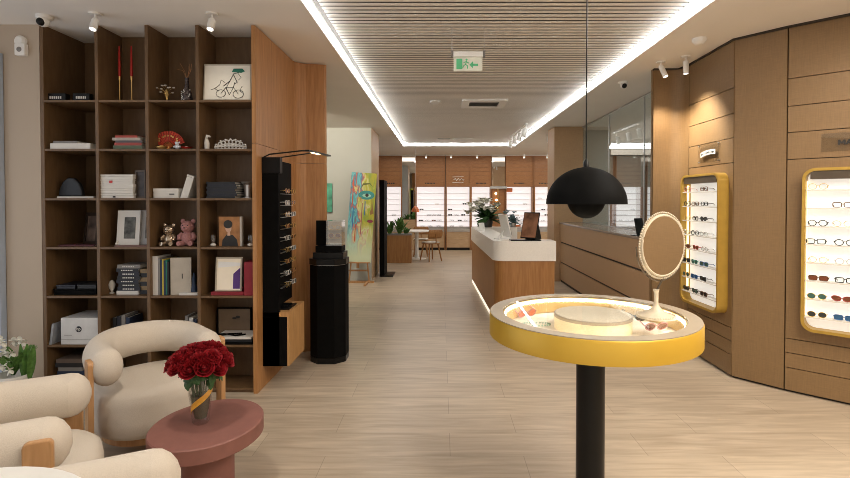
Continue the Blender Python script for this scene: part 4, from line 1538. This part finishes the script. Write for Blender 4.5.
def rose():
    t = thing('rose', 'deep red rose in the glass vase on coffee table', 'flower', (0, 0, 0), 0, 'red roses in the glass vase')
    b = MB()
    rnd = random.Random(11)
    for layer, (rr_, n_, open_) in enumerate(((.010, 3, .1), (.018, 4, .25), (.027, 5, .5), (.035, 6, .85))):
        for k in range(n_):
            a0 = 2 * PI * k / n_ + layer * .6
            half = PI / n_ * 1.35
            rows = []
            for i in range(4):
                tt = i / 3
                row = []
                for jj in range(5):
                    aa = a0 + half * (jj / 2 - 1)
                    ed = 1 - abs(jj / 2 - 1)
                    rad_ = rr_ * (.55 + .55 * math.sin(tt * PI * .55)) + open_ * .012 * tt ** 3 * (1 + .3 * ed)
                    z = -.022 + tt * (.047 - layer * .006) + ed * .006 * tt
                    row.append(b.bm.verts.new((rad_ * math.cos(aa), rad_ * math.sin(aa), z + rnd.uniform(-.001, .001))))
                rows.append(row)
            for i in range(3):
                for jj in range(4):
                    b.bm.faces.new((rows[i][jj], rows[i][jj + 1], rows[i + 1][jj + 1], rows[i + 1][jj]))
    b.sphere((0, 0, -.006), .018, 10, 8, (1, 1, 1.1))
    b.build('bloom', M['red'], t, smooth=True)
    return t


proto = rose()
pos = [(0, 0, .40)]
for n_, rad_, z in ((6, .058, .39), (11, .105, .365), (12, .135, .325)):
    for i in range(n_):
        a = 2 * PI * i / n_ + n_ * .31
        pos.append((rad_ * math.cos(a), rad_ * math.sin(a), z + random.uniform(-.012, .012)))
roses = [proto] + [dup(proto, (0, 0, 0)) for _ in pos[1:]]
for o, (dx, dy, dz) in zip(roses, pos):
    o.location = (VX + dx, VY + dy, CTZ + dz)
    dirv = Vector((dx, dy, dz - .24))
    o.rotation_euler = dirv.to_track_quat('Z', 'Y').to_euler()
    # stem and leaves for this rose in its own frame
    inv = o.rotation_euler.to_matrix().inverted()
    base = inv @ (Vector((dx * .12, dy * .12, .05)) - Vector((dx, dy, dz)))
    neck = inv @ (Vector((dx * .38, dy * .38, .23)) - Vector((dx, dy, dz)))
    MB().tube([base, neck, (0, 0, -.02)], .0024, 6).build('stem', M['green'], o)
    lf = MB()
    for k in range(3):
        a = random.uniform(0, 2 * PI)
        st_ = Vector((0, 0, -.03)).lerp(neck, .2 + .22 * k)
        lf.leaf(st_, (math.cos(a), math.sin(a), .1), .065, .045, .3)
    lf.build('leaves', M['green'], o)

# white orchid in the corner behind the left chair
oc = thing('potted_orchid', 'white-flowered potted plant on the floor left of bookcase', 'plant', (-3.20, 3.72, 0))
MB().lathe([(.09, 0), (.12, .25), (.11, .25), (.08, .02)], seg=24).build('pot', M['white'], oc, smooth=True)
b = MB(); f = MB()
rnd = random.Random(4)
for i in range(10):
    a = rnd.uniform(0, 2 * PI)
    b.leaf((0, 0, .24), (math.cos(a) * .5, math.sin(a) * .5, .9), .30, .07, .25)
for i in range(3):
    b.leaf((.08 + i * .02, .0, .2), (.1 * i, -.1, 1), .30, .06, .05)
for i in range(18):
    c_ = Vector((rnd.uniform(-.19, .11), rnd.uniform(-.1, .05), rnd.uniform(.30, .52)))
    for k in range(5):
        a = 2 * PI * k / 5 + i
        f.leaf(c_, (math.cos(a), -.3, math.sin(a)), .042, .036, .1)
b.build('leaves', M['green2'], oc); f.build('blossoms', M['petal'], oc)

# ============================================================ THINGS ON THE SHELVES
D0 = 4.0     # front depth of objects


def zshelf(r):
    return SZ[r - 1]


def px2x(px, Y):
    return (px - 441) / 500 * Y


def flatbook(px0, px1, z0, th, Y0, Y1, m, label, group=None, pages=True, name='book'):
    x0, x1 = px2x(px0, Y0), px2x(px1, Y0)
    t = thing(name, label, 'book', ((x0 + x1) / 2, Y0, z0), 0, group)
    hw = (x1 - x0) / 2
    dp = Y1 - Y0
    c = .0025
    MB().box(-hw, hw, 0, dp, 0, c).box(-hw, hw, 0, dp, th - c, th).box(-hw, hw, 0, c, c, th - c).build('cover', m, t)
    MB().box(-hw + .003, hw - .003, c + .0005, dp - .004, c + .0003, th - c - .0003).build('pages', M['paper'], t)
    return t


def standbook(x0, th, z0, h, Y0, dp, m, label, group=None, lean=0):
    t = thing('book', label, 'book', (x0, Y0, z0), 0, group)
    t.rotation_euler = (0, lean, 0)
    c = .0025
    MB().box(0, c, 0, dp, 0, h).box(th - c, th, 0, dp, 0, h).box(c, th - c, 0, c, 0, h).build('cover', m, t)
    MB().box(c + .0003, th - c - .0003, c + .0005, dp - .003, .003, h - .003).build('pages', M['paper'], t)
    return t


def crate(name, label, cat, px0, px1, z0, h, Y0, dp, m, lid=None, group=None, bevel=.002, lidm=None):
    x0, x1 = px2x(px0, Y0), px2x(px1, Y0)
    t = thing(name, label, cat, ((x0 + x1) / 2, Y0, z0), 0, group)
    hw = (x1 - x0) / 2
    if lid:
        MB().box(-hw + .002, hw - .002, .002, dp - .002, 0, h - .0005 - lid).build('body', m, t, bevel=bevel)
        MB().box(-hw, hw, 0, dp, h - lid, h).build('lid', lidm or m, t, bevel=bevel)
    else:
        MB().box(-hw, hw, 0, dp, 0, h).build('body', m, t, bevel=bevel)
    return t


# --- row 1
z = zshelf(1)
for k, (a, b, tx, lab) in enumerate(((52, 71.5, '', 'black block sign with white lettering, left in the top left cell'), (78.5, 95, '', 'black block sign with white lettering, right in the top left cell'))):
    t = thing('block_sign', lab, 'sign', ((px2x(a, 4.08) + px2x(b, 4.08)) / 2, 4.08, z))
    hw = (px2x(b, 4.08) - px2x(a, 4.08)) / 2
    MB().box(-hw, hw, -.05, .0, 0, .062).build('block', M['black'], t, bevel=.002)
    # the lettering is too blurred to read: short white strokes stand for it
    lt = MB()
    for i in range(6):
        lt.box(-hw * .6 + i * hw * .21, -hw * .6 + i * hw * .21 + hw * .13, -.052, -.0505, .018, .038)
    lt.build('lettering', M['whitecard'], t)
for k, px in enumerate((121, 133)):
    x = px2x(px, 4.15)
    t = thing('candlestick', ['left tall slender brass candlestick with tapered red candle', 'right tall slender brass candlestick with tapered red candle'][k], 'candlestick', (x, 4.15, z))
    MB().lathe([(.035, 0), (.035, .006), (.006, .012), (.004, .02), (.004, .19), (.009, .2), (.010, .225), (.004, .23)], seg=16).build('stand', M['gold'], t, smooth=True)
    MB().lathe([(.0085, .226), (.0095, .24), (.006, .47), (.001, .478)], seg=12).build('candle', M['redwax'], t, smooth=True)
t = thing('wire_tree', 'small wire ornament with frosted tips on white base', 'ornament', (px2x(168, 4.1), 4.1, z))
MB().lathe([(.055, 0), (.05, .012), (.02, .016)], seg=20, sx=1.2).build('base', M['whitecard'], t, smooth=True)
b = MB(); f = MB()
rnd = random.Random(9)
for i in range(9):
    a = rnd.uniform(0, PI * 2)
    e_ = Vector((math.cos(a) * rnd.uniform(.04, .085), math.sin(a) * .04, rnd.uniform(.08, .15)))
    b.tube([(0, 0, .012), (e_.x * .3, e_.y * .3, e_.z * .8), e_], .0015, 5)
    f.sphere(e_, .008, 6, 5, (1.5, 1, .8))
b.build('wires', M['gold'], t); f.build('tips', M['paper'], t)
t = thing('patterned_vase', 'dark vase with white spots holding dry twigs in the top shelf', 'vase', (px2x(188, 4.1), 4.1, z))
MB().lathe([(.03, 0), (.042, .03), (.036, .08), (.018, .12), (.014, .19), (.018, .2)], seg=20).build('body', mat('spotted_glaze', (.08, .06, .06), .25, var=.9, scale=60), t, smooth=True)
sp_ = MB()
for i in range(16):
    a = R(200 + rnd.uniform(0, 140)); zz = .01 + i * .006
    sp_.sphere((.04 * math.cos(a), .04 * math.sin(a), zz), .006, 6, 5)
sp_.build('spots', M['whitecard'], t)
b = MB()
for i in range(9):
    a = rnd.uniform(0, 2 * PI)
    b.tube([(0, 0, .19), (math.cos(a) * .03, math.sin(a) * .02, .26), (math.cos(a) * .06 - .02, math.sin(a) * .04, rnd.uniform(.27, .36))], .0013, 5)
b.build('twigs', M['ochre'], t)
# framed drawing
x0, x1 = px2x(203.5, 4.02), px2x(252, 4.02) - .006
t = thing('framed_drawing', 'framed ink drawing of a bicycle rider on the top shelf', 'picture', ((x0 + x1) / 2, 4.03, z))
hw = (x1 - x0) / 2
fh = .30
ty = Matrix.Rotation(R(-4), 4, 'X')
MB().box(-hw, hw, 0, .02, 0, fh, ty).build('frame', mat('pale_frame', (.5, .47, .4), .6), t)
sh = MB().box(-hw + .01, hw - .01, -.003, -.0005, .012, fh - .012, ty).build('drawing', mat('drawing_paper', (.86, .84, .76), .8, var=.03), t)
dk_ = MB()


def inkl(pts, r=.0022):
    dk_.tube([ty @ Vector((x, -.005, zz)) for x, zz in pts], r, 5)


for (cx_, cz_, rr_) in ((-.05, .06, .038), (.09, .055, .042)):
    inkl([(cx_ + rr_ * math.cos(2 * PI * i / 18), cz_ + rr_ * .8 * math.sin(2 * PI * i / 18)) for i in range(19)])
inkl([(-.05, .06), (-.01, .11), (.05, .11), (.09, .055)]); inkl([(-.01, .11), (.02, .05), (.05, .11), (.06, .15)])
inkl([(-.03, .12), (.02, .16), (.05, .22), (.09, .23)], .003); inkl([(.02, .16), (-.01, .10), (.02, .05)], .003)
inkl([(.05, .21), (.08, .15), (.06, .14)], .003); inkl([(.08, .23), (.11, .19), (.09, .17)], .002); inkl([(-.1, .1), (-.06, .13), (-.05, .17), (-.02, .15)])
inkl([(-.13, .09), (-.1, .1), (-.07, .08)]); inkl([(.12, .12), (.1, .08), (.13, .06)])
dk_.build('ink_lines', M['ink'], sh)
MB().prism([(.035, .235), (.05, .262), (.12, .262), (.14, .24), (.11, .228), (.075, .232)], .0045, .007, ty @ FACE).build('green_hat', M['inkgreen'], sh)

# --- row 2
z = zshelf(2)
flatbook(51, 91, z, .045, 4.0, 4.22, M['whitecard'], 'thick white book with dark title at bottom of first-column stack', 'books in second row first cell')
lt = MB()
flatbook(54, 78, z + .045, .022, 4.03, 4.20, M['greycard'], 'small grey book lying on the thick white book', 'books in second row first cell')
b_ = [(114, 143, .03, 'bookA', (.10, .14, .09)), (115, 142, .022, 'bookB', (.34, .06, .05)), (116, 143, .018, 'bookC', (.09, .08, .09)), (113, 141, .022, 'bookD', (.42, .38, .34)), (116, 138, .018, 'bookE', (.38, .06, .04))]
zz = z
labs = ['dark green book at the bottom of the red-topped stack', 'red book second from bottom in the red-topped stack', 'black book third from bottom in the red-topped stack', 'grey book just under the red top book', 'red book on top of stack in second row of bookcase']
for k, (a, b, th, nm, colr) in enumerate(b_):
    flatbook(a, b, zz, th, 4.02, 4.2, mat(nm, colr, .6), labs[k], 'red-topped book stack')
    zz += th
t = thing('red_fan', 'red and gold decorative hand fan opened on a small stand', 'ornament', (px2x(169, 4.12), 4.12, z))
fan = MB()
nf = 15
for i in range(nf):
    a0 = R(18 + 144 * i / nf); a1 = R(18 + 144 * (i + 1) / nf)
    am = (a0 + a1) / 2
    for (p, q2, dy) in ((a0, am, .004), (am, a1, -.004)):
        pts_ = [(math.cos(p) * .05, 0 + (-.0), math.sin(p) * .05 + .02), (math.cos(p) * .14, 0, math.sin(p) * .14 + .02), (math.cos(q2) * .14, dy, math.sin(q2) * .14 + .02), (math.cos(q2) * .05, dy, math.sin(q2) * .05 + .02)]
        fan.bm.faces.new([fan.bm.verts.new(v_) for v_ in pts_])
fl_ = fan.build('fan_leaf', mat('fan_red', (.52, .045, .02), .5, var=.4, scale=40), t)
st_ = MB()
for i in range(10):
    a = R(24 + 132 * i / 9)
    st_.tube([(0, .006, .02), (math.cos(a) * .05, .006, math.sin(a) * .05 + .02)], .003, 5)
st_.build('fan_sticks', mat('fan_orange', (.55, .16, .04), .5), t)
dt = MB()
for i in range(9):
    a = R(35 + 110 * i / 8)
    dt.sphere((math.cos(a) * (.09 + .02 * (i % 2)), -.006, math.sin(a) * .10 + .02), .008, 8, 6, (1, .3, 1))
dt.build('gold_dots', M['gold'], t)
MB().lathe([(.03, 0), (.028, .012), (.004, .02), (.004, .035)], seg=12).build('stand', M['gold'], t)
t = thing('gold_ingot', 'small rounded gold ornament left under the red fan', 'ornament', (px2x(162, 4.03), 4.03, z))
MB().lathe([(.022, 0), (.03, .012), (.034, .022), (.015, .02), (.012, .03), (.001, .034)], seg=16, sx=1.3).build('body', M['gold'], t, smooth=True)
t = thing('frosted_figurine', 'small pale crystal figurine beside the red fan', 'figurine', (px2x(178, 4.03), 4.03, z))
MB().sphere((0, 0, .018), .02).sphere((0, -.005, .045), .015).sphere((-.014, 0, .055), .007).sphere((.014, 0, .055), .007).sphere((-.022, -.005, .02), .009).sphere((.022, -.005, .02), .009).build('body', mat('frosted', (.62, .66, .72), .3), t, smooth=True)
t = thing('red_dish', 'small glossy red dish on shelf right of the red fan', 'dish', (px2x(187, 4.04), 4.04, z))
MB().lathe([(.02, 0), (.022, .006), (.042, .016), (.045, .018), (.04, .018), (.018, .008)], seg=24).build('bowl', M['redwax'], t, smooth=True)
MB().sphere((0, 0, .017), .016, sc=(1, 1, .5)).build('centre', M['whitecard'], t, smooth=True)
t = thing('bird_figurine', 'slim white bird figurine with long neck in second row', 'figurine', (px2x(207.5, 4.03), 4.03, z))
MB().tube([(0, 0, 0), (0, 0, .05), (-.004, 0, .085), (.002, 0, .108), (.018, 0, .105), (.030, 0, .098)], [.018, .02, .012, .013, .008, .002], 12).build('body', M['whitecard'], t, smooth=True)
t = thing('coral_ornament', 'white pierced openwork scroll ornament lying on shelf', 'ornament', (px2x(231, 4.05), 4.05, z))
b = MB()
for k in range(9):
    x = -.115 + k * .0288
    sz_ = .018 + .022 * math.cos((k - 4) / 4 * PI / 2.2)
    for (zc, rr_) in ((sz_ * .55, sz_ * .5), (sz_ * 1.5, sz_ * .42)):
        b.tube([(x + rr_ * math.cos(2 * PI * i / 12), 0, zc + rr_ * math.sin(2 * PI * i / 12) + .002) for i in range(12)], .0052, 6, True)
b.tube([(-.13, 0, .02), (0, 0, .03), (.13, 0, .02)], .006, 6)
for k in range(5):
    b.sphere((-.08 + k * .04, 0, .07 + .012 * math.cos((k - 2) * .9)), .009, 8, 6)
b.build('scrollwork', M['whitecard'], t, smooth=True)

# --- row 3
z = zshelf(3)
t = thing('white_folder', 'flat white folder lying under the dark arched ornament', 'folder', (px2x(75, 4.03), 4.03, z))
MB().prism([(-.145, 0), (.15, 0), (.11, .16), (-.13, .16)], 0, .014).build('sheets', M['whitecard'], t)
t = thing('arched_ornament', 'dark arched ornament standing on the white folder', 'ornament', (px2x(72, 4.1), 4.1, z + .014))
b = MB()
b.prism([(-.10, 0), (.10, 0), (.095, .05), (.07, .11), (.03, .15), (-.02, .155), (-.06, .12), (-.09, .06)], -.02, .02, FACE)
b.build('body', M['darkcard'], t, bevel=.01)
hs = .0
names_ = ['bottom', 'second', 'third', 'fourth', 'top']
zz = z
for k in range(5):
    h_ = .038
    t = crate('white_box', 'flat white box, %s of the white box stack' % names_[k], 'box', 100, 133.5 - (k % 2) * .6, zz, h_ - .001, 4.0, .22, M['whitecard'], lid=.015, group='white box stack')
    if k == 3:
        MB().box(-.055, -.03, -.002, 0, .006, .026).build('red_stamp', M['redwax'], t)
    if k == 0:
        MB().box(-.03, -.01, -.002, 0, .004, .018).build('emblem', M['ink'], t)
    zz += h_
t = thing('photo_frame', 'narrow dark gilded frame standing right of the white box stack', 'picture', (px2x(141.5, 4.05), 4.05, z))
MB().ringprism([(-.042, 0), (.042, 0), (.042, .225), (-.042, .225)], [(-.03, .014), (.03, .014), (.03, .21), (-.03, .21)], 0, .014, FACE).build('frame', mat('dark_gilt', (.07, .045, .025), .4), t)
MB().box(-.03, .03, -.007, -.004, .014, .21).build('picture', mat('dark_portrait', (.04, .03, .028), .4, var=.8, scale=18), t)
t = crate('white_box', 'low white box lying left of the leaning white box', 'box', 153, 178.5, z, .078, 4.02, .2, M['whitecard'], lid=.028)
MB().box(.03, .07, -.002, 0, .028, .036).build('label_mark', M['ink'], t)
xb = px2x(180, 4.02)
t = thing('leaning_box', 'white box leaning against the cell divider in third row', 'box', (xb, 4.02, z))
t.rotation_euler = (0, R(18), 0)
MB().box(0, .058, 0, .2, .0, .185).build('body', M['whitecard'], t, bevel=.002)
MB().box(-.001, .059, -.002, .202, .187, .20).build('lid', M['whitecard'], t)
zz = z
for k in range(7):
    flatbook(206 + (k % 2), 235 + (k * 5 % 3), zz, .0185, 4.03, 4.24, [M['darkcard'], M['navy']][k % 2], 'thin black book, number %d from the bottom in the black stack' % (k + 1), 'stack of thin black books')
    zz += .0187
t = thing('cake_stand', 'silver pedestal bowl with wide rim right of the black books', 'bowl', (px2x(247, 4.12), 4.14, z))
MB().lathe([(.045, 0), (.045, .006), (.03, .012), (.035, .11), (.05, .125), (.055, .135), (.05, .135), (.02, .12)], seg=28).build('bowl', M['steel'], t, smooth=True)

# --- row 4
z = zshelf(4)
t = thing('photo_frame', 'large dark framed portrait leaning in first column of fourth row', 'picture', (px2x(92, 4.2), 4.2, z))
t.rotation_euler = (0, 0, R(-25))
tm = Matrix.Rotation(R(-6), 4, 'X')
MB().ringprism([(-.10, 0), (.085, 0), (.085, .27), (-.10, .27)], [(-.075, .03), (.06, .03), (.06, .24), (-.075, .24)], 0, .02, tm @ FACE).build('frame', mat('dark_wood_frame', (.03, .018, .012), .4), t)
MB().box(-.076, .061, -.012, -.008, .029, .241, tm).build('picture', mat('blurred_portrait', (.12, .08, .06), .5, var=.9, scale=9), t)
flatbook(58, 94, z, .012, 4.05, 4.16, mat('wine_cover', (.09, .02, .03), .6), 'thin wine-red booklet lying in first column of fourth row', None)
t = thing('picture_book', 'white folding picture with dark landscape print, left panel', 'picture', (px2x(128, 4.06), 4.06, z + .012))
hh = .28
MB().box(-.10, .085, 0, .02, 0, hh, tm).build('mount', M['whitecard'], t)
MB().box(-.04, .05, -.003, -.0005, .05, .225, tm).build('print', mat('landscape_print', (.10, .10, .09), .6, var=.9, scale=14), t)
t = thing('picture_book', 'grey folding picture panel beside the landscape print', 'picture', (px2x(143, 4.09), 4.085, z + .012))
MB().box(-.035, .035, 0, .02, 0, hh, tm).build('mount', mat('pale_grey', (.42, .42, .43), .6), t)
MB().box(.014, .034, -.003, -.0005, .05, .225, tm).build('print', mat('landscape_print', (.10, .10, .09), .6), t)
flatbook(114, 146.5, z, .012, 4.0, 4.2, mat('brown_cover', (.16, .08, .06), .5), 'thin brown book under the folding pictures', None)
t = thing('trinket', 'small cream trinket at left end of the thin brown book', 'ornament', (px2x(116.5, 4.02), 4.02, z + .012))
MB().sphere((0, 0, .012), .012).sphere((.004, 0, .03), .008).build('body', M['paper'], t, smooth=True)


def bear(label, px, Y, z0, s, m, extra):
    t = thing('bear_figurine', label, 'figurine', (px2x(px, Y), Y, z0))
    b = MB()
    b.sphere((0, 0, .28 * s), .24 * s, 20, 14, (1, .9, 1.15))
    b.sphere((0, -.02 * s, .70 * s), .235 * s, 20, 14, (1.05, .95, .95))
    for sx in (-1, 1):
        b.sphere((sx * .19 * s, 0, .90 * s), .085 * s, 12, 8, (1, .6, 1))
        b.tube([(sx * .18 * s, -.04 * s, .46 * s), (sx * .28 * s, -.10 * s, .34 * s), (sx * .26 * s, -.16 * s, .24 * s)], [.07 * s, .085 * s, .07 * s], 10)
        b.tube([(sx * .12 * s, -.05 * s, .10 * s), (sx * .20 * s, -.22 * s, .095 * s), (sx * .21 * s, -.30 * s, .11 * s)], [.10 * s, .095 * s, .085 * s], 10)
    b.sphere((0, -.22 * s, .64 * s), .09 * s, 12, 8, (1.1, .8, .8))
    b.build('body', m, t, smooth=True)
    e_ = MB()
    for sx in (-1, 1):
        e_.sphere((sx * .09 * s, -.225 * s, .75 * s), .02 * s, 8, 6)
    e_.sphere((0, -.295 * s, .67 * s), .026 * s, 8, 6, (1.3, .7, .8))
    e_.build('eyes_and_nose', M['ink'], t)
    return t


bear('sitting bear figurine of reflective brown glass left of the pink bear', 169, 4.1, z, .19, mat('smoked_gold', (.5, .4, .3), .12, metal=.85), 0)
bear('sitting pink plush bear on fourth row of bookcase', 188, 4.1, z, .225, M['pink'], 0)
t = thing('portrait_book', 'upright orange-brown book with a portrait of a dark-haired woman', 'book', (px2x(229, 4.08), 4.08, z))
MB().box(-.085, .085, 0, .003, 0, .24).build('cover', M['ochre'], t)
MB().box(-.083, .083, .0035, .04, .002, .238).build('pages', M['paper'], t)
MB().box(.0845, .10, .003, .04, 0, .24).build('spine', M['paper'], t)
cv_ = t.children[0]
MB().prism([(-.06, 0.0), (.07, 0.0), (.065, .05), (.03, .09), (-.02, .095), (-.055, .05)], .0005, .002, FACE).build('printed_dress', M['ink'], cv_)
MB().prism(ell(-.005, .145, .025, .033), .002, .0035, FACE).build('printed_face', M['skin'], cv_)
MB().prism(ell(-.008, .178, .036, .034), .0036, .0045, FACE).build('printed_hair', M['ink'], cv_)
MB().prism([(-.014, .085), (.01, .085), (.008, .12), (-.012, .12)], .002, .0032, FACE).build('printed_neck', M['skin'], cv_)
for k, px in enumerate((213, 250)):
    t = thing('glass_ornament', ['clear glass ornament with white foot left of the portrait book', 'clear glass ornament with white foot right of the portrait book'][k], 'ornament', (px2x(px, 4.04), 4.04, z))
    MB().sphere((0, 0, .014), .022, sc=(1, 1, .6)).build('foot', M['whitecard'], t, smooth=True)
    MB().lathe([(.012, .027), (.02, .05), (.018, .09), (.006, .10)], seg=16).build('glass', M['thinrefl'], t, smooth=True)

# --- row 5
z = zshelf(5)
for k, (a, b, h_, dz) in enumerate(((52, 95, .05, 0), (55, 74, .03, .05), (76, 95, .032, .05))):
    crate('black_case', ['wide flat black case in first column of fifth row', 'small dark case lying left on the wide black case', 'small dark case lying right on the wide black case'][k], 'case', a, b, z + dz + .0005 * k, h_, 4.03, .2, [M['blackmatt'], M['navy'], M['darkcard']][k], lid=.012)
t = thing('pale_figurine', 'small pale oval figurine left of the dark book stack', 'figurine', (px2x(111, 4.1), 4.1, z))
MB().lathe([(.018, 0), (.018, .008), (.006, .015), (.022, .05), (.026, .075), (.016, .10), (.005, .11)], seg=16).build('body', M['paper'], t, smooth=True)
zz = z
for k in range(8):
    m_ = [M['whitecard'], M['navy'], M['darkcard'], M['navy'], M['darkcard'], M['navy'], M['darkcard'], M['greycard']][k]
    th = .03
    a_ = 115.5 + (k * 7 % 3)
    o = flatbook(a_, 137.5 + (k * 5 % 3), zz, th, 4.05, 4.24, m_, ['pale book at the bottom', 'dark book second from bottom', 'dark book third from bottom', 'dark book fourth from bottom', 'dark book fifth from bottom', 'dark book sixth from bottom', 'dark book second from top', 'grey book on top'][k] + ' of the tall dark book stack', 'tall dark book stack')
    if 0 < k < 8:
        l_ = MB()
        for i in range(7):
            l_.box(-.05 + i * .014, -.05 + i * .014 + .009, -.0015, -.0002, .010, .019)
        l_.build('spine_lettering', M['whitecard'], o)
    zz += th + .0004
zz = z
for k in range(6):
    flatbook(139.2, 146.2, zz, .034, 4.06, 4.22, [M['darkcard'], mat('old_gold', (.25, .17, .08), .5)][k % 2], 'small book, number %d from the bottom in narrow pile beside dark stack' % (k + 1), 'narrow pile of small books')
    zz += .0345
xx = px2x(151.5, 4.02)
spec = [(.045, .315, 'whitecard', 'thick white binder'), (.016, .30, 'greycard', 'grey book'), (.014, .285, 'bluecard', 'dark blue book'), (.012, .29, 'yellowcard', 'yellow book'), (.014, .28, 'bluecard', 'second dark blue book'), (.010, .285, 'inkgreen', 'green book'), (.012, .27, 'darkcard', 'black book')]
for th, h_, mm_, lab in spec:
    standbook(xx, th, z, h_, 4.02, .2, M[mm_], lab + ' standing in third column of fifth row', 'upright books in fifth row')
    xx += th + .0015
t = thing('cream_folder', 'large cream folder standing turned outward beside upright books', 'folder', (xx + .06, 4.045, z), R(12))
MB().box(-.055, .10, 0, .018, 0, .30).build('cover', mat('cream_card', (.50, .45, .38), .7), t)
MB().box(.03, .036, -.002, 0, .13, .17).build('mark', M['ink'], t)
t = thing('open_magazine', 'white papers lying flat in third column of fifth row', 'papers', (px2x(187, 4.02), 4.02, z))
MB().prism([(-.07, 0), (.08, 0), (.08, .09), (-.05, .09)], 0, .02).build('sheets', M['whitecard'], t)
t = thing('dark_figurine', 'dark blue upright figurine on the flat white papers', 'figurine', (px2x(193.5, 4.07), 4.07, z + .02))
MB().lathe([(.024, 0), (.022, .03), (.012, .07), (.014, .11), (.006, .15), (.001, .155)], seg=16).build('body', M['bluecard'], t, smooth=True)
t = crate('red_box', 'flat dark red box under the upright mirror frame', 'box', 210, 243, z, .028, 4.01, .24, M['redbox'])
t = crate('red_box', 'tall upright dark red box at right of the mirror frame', 'box', 243.4, 252.7, z, .27, 4.0, .26, M['redbox'])
t = thing('mirror_frame', 'tilted square mirror in thin frame standing on red box', 'mirror', (px2x(228, 4.04), 4.05, z + .028))
tm2 = Matrix.Rotation(R(-5), 4, 'X')
MB().ringprism([(-.11, 0), (.105, 0), (.105, .275), (-.11, .275)], [(-.098, .012), (.093, .012), (.093, .263), (-.098, .263)], 0, .014, tm2 @ FACE).build('frame', M['taupe'], t)
pg = MB().box(-.0985, .0935, -.011, -.008, .0115, .2635, tm2).build('picture', mat('bright_print', (.93, .84, .68), .5, var=.03), t)
MB().prism([(.035, .02), (.09, .02), (.09, .19), (.035, .14)], .0115, .013, tm2 @ FACE).build('purple_shape', M['purple'], pg)
MB().prism([(-.09, .19), (.09, .205), (.09, .23), (-.09, .24)], .0115, .0125, tm2 @ FACE).build('pale_band', M['white'], pg)

# --- row 6
z = zshelf(6)
t = thing('printer_box', 'white office device carton with round dark logo in first column', 'box', (-2.906, 4.0, z))
MB().box(-.15, .15, 0, .3, 0, .215).build('carton', mat('carton_white', (.62, .62, .62), .5), t, bevel=.004)
tc_ = t.children[0]
MB().prism(ell(-.005, .125, .024, .024, 28), .0005, .002, FACE).build('round_logo', M['navy'], tc_)
lettering('logo_letters', 'hp', M['whitecard'], .034, Matrix.Translation((-.005, -.003, .127)) @ FACE, tc_, .0004)
MB().box(-.12, -.06, -.002, -.0005, .075, .079).build('small_text', M['greycard'], tc_)
MB().box(-.15, .15, -.002, -.0005, .04, .042).build('carton_seam', M['greycard'], tc_)
t = thing('magazine_pile', 'leaning grey folder at left of the white carton', 'folder', (-3.15, 4.0, z))
MB().box(0, .018, 0, .22, 0, .17, Matrix.Rotation(R(8), 4, 'Y')).build('cover', mat('dusk_grey', (.3, .31, .33), .7), t)
x0 = px2x(184, 4.1)
for k in range(5):
    standbook(-2.13 + k * .034, .028 - .004 * (k % 2), z, .17 + .015 * ((k * 3) % 4), 4.08, .15, [M['navy'], M['greycard'], M['whitecard'], M['bluecard'], M['whitecard']][k], ['navy book first', 'grey book second', 'white book third', 'blue book fourth', 'white book last'][k] + ' in row behind the roses', 'books behind the roses')
for k in range(4):
    standbook(-2.69 + k * .036, .03, z, .2 + .01 * (k % 3), 4.08, .18, [M['darkcard'], M['navy'], M['greycard'], M['bluecard']][k], ['black', 'navy', 'grey', 'blue'][k] + ' book in second column above the armchair back', 'books above the armchair')
zz = z
for k, (a, b, th, m_) in enumerate(((209, 251.5, .022, M['blackmatt']), (211, 251, .02, M['darkcard']), (212, 250, .016, M['whitecard']))):
    crate('flat_case', ['lowest flat black case in the cell below the red boxes', 'dark flat case on top of the lowest black case', 'thin white case with dark bow ribbon on the dark cases'][k], 'case', a, b, zz, th, 4.0, .22, m_)
    zz += th + .0004
t = thing('ribbon_bow', 'loose dark ribbon bow lying on the thin white case', 'ribbon', (px2x(229, 4.05), 4.06, zz))
MB().tube([(-.13, 0, .007), (-.06, .02, .007), (0, 0, .007), (.05, -.03, .007), (.12, .01, .007)], .0065, 8).tube([(-.08, -.03, .007), (-.02, 0, .012), (.08, .04, .007)], .0065, 8).build('ribbon', M['blackmatt'], t, smooth=True)
t = thing('framed_emblem', 'thin dark frame with small bow emblem at back of cell', 'picture', (px2x(234, 4.24), 4.24, z))
MB().ringprism([(-.145, 0), (.145, 0), (.145, .25), (-.145, .25)], [(-.135, .01), (.135, .01), (.135, .24), (-.135, .24)], 0, .015, FACE).build('frame', M['blackmatt'], t)
pg = MB().box(-.136, .136, -.008, -.004, .009, .241).build('sheet', mat('tan_sheet', (.20, .14, .09), .7), t)
MB().sphere((0.0, -.01, .16), .012, 8, 6, (1.6, .3, .8)).sphere((.03, -.01, .17), .012, 8, 6, (1.6, .3, .9)).box(-.01, .05, -.010, -.0085, .15, .155).build('bow', M['ink'], pg)

# --- row 7
z = zshelf(7)
labs = ['lowest', 'second', 'third', 'fourth', 'fifth', 'top']
zz = z
for k in range(6):
    th = [.05, .035, .04, .03, .035, .03][k]
    flatbook(53 + (k * 5 % 4), 84 - (k * 3 % 5), zz, th, 4.02, 4.25, [M['navy'], mat('beige_cover', (.35, .3, .25), .7), M['bluecard'], M['greycard'], M['darkcard'], mat('brown_cover2', (.13, .09, .07), .6)][k], '%s book of the pile at the bottom left of bookcase' % labs[k], 'book pile at bottom left')
    zz += th + .0004

# lamps above the bookcase throw a little light
spot('bookcase_spot_a', (px2x(95.5, 3.75), 3.68, CE - .2), (-2.6, 4.3, 1.2), 3.0, 100, .9)
spot('bookcase_spot_b', (px2x(212, 3.75), 3.68, CE - .2), (-1.8, 4.3, 1.2), 3.0, 100, .9)
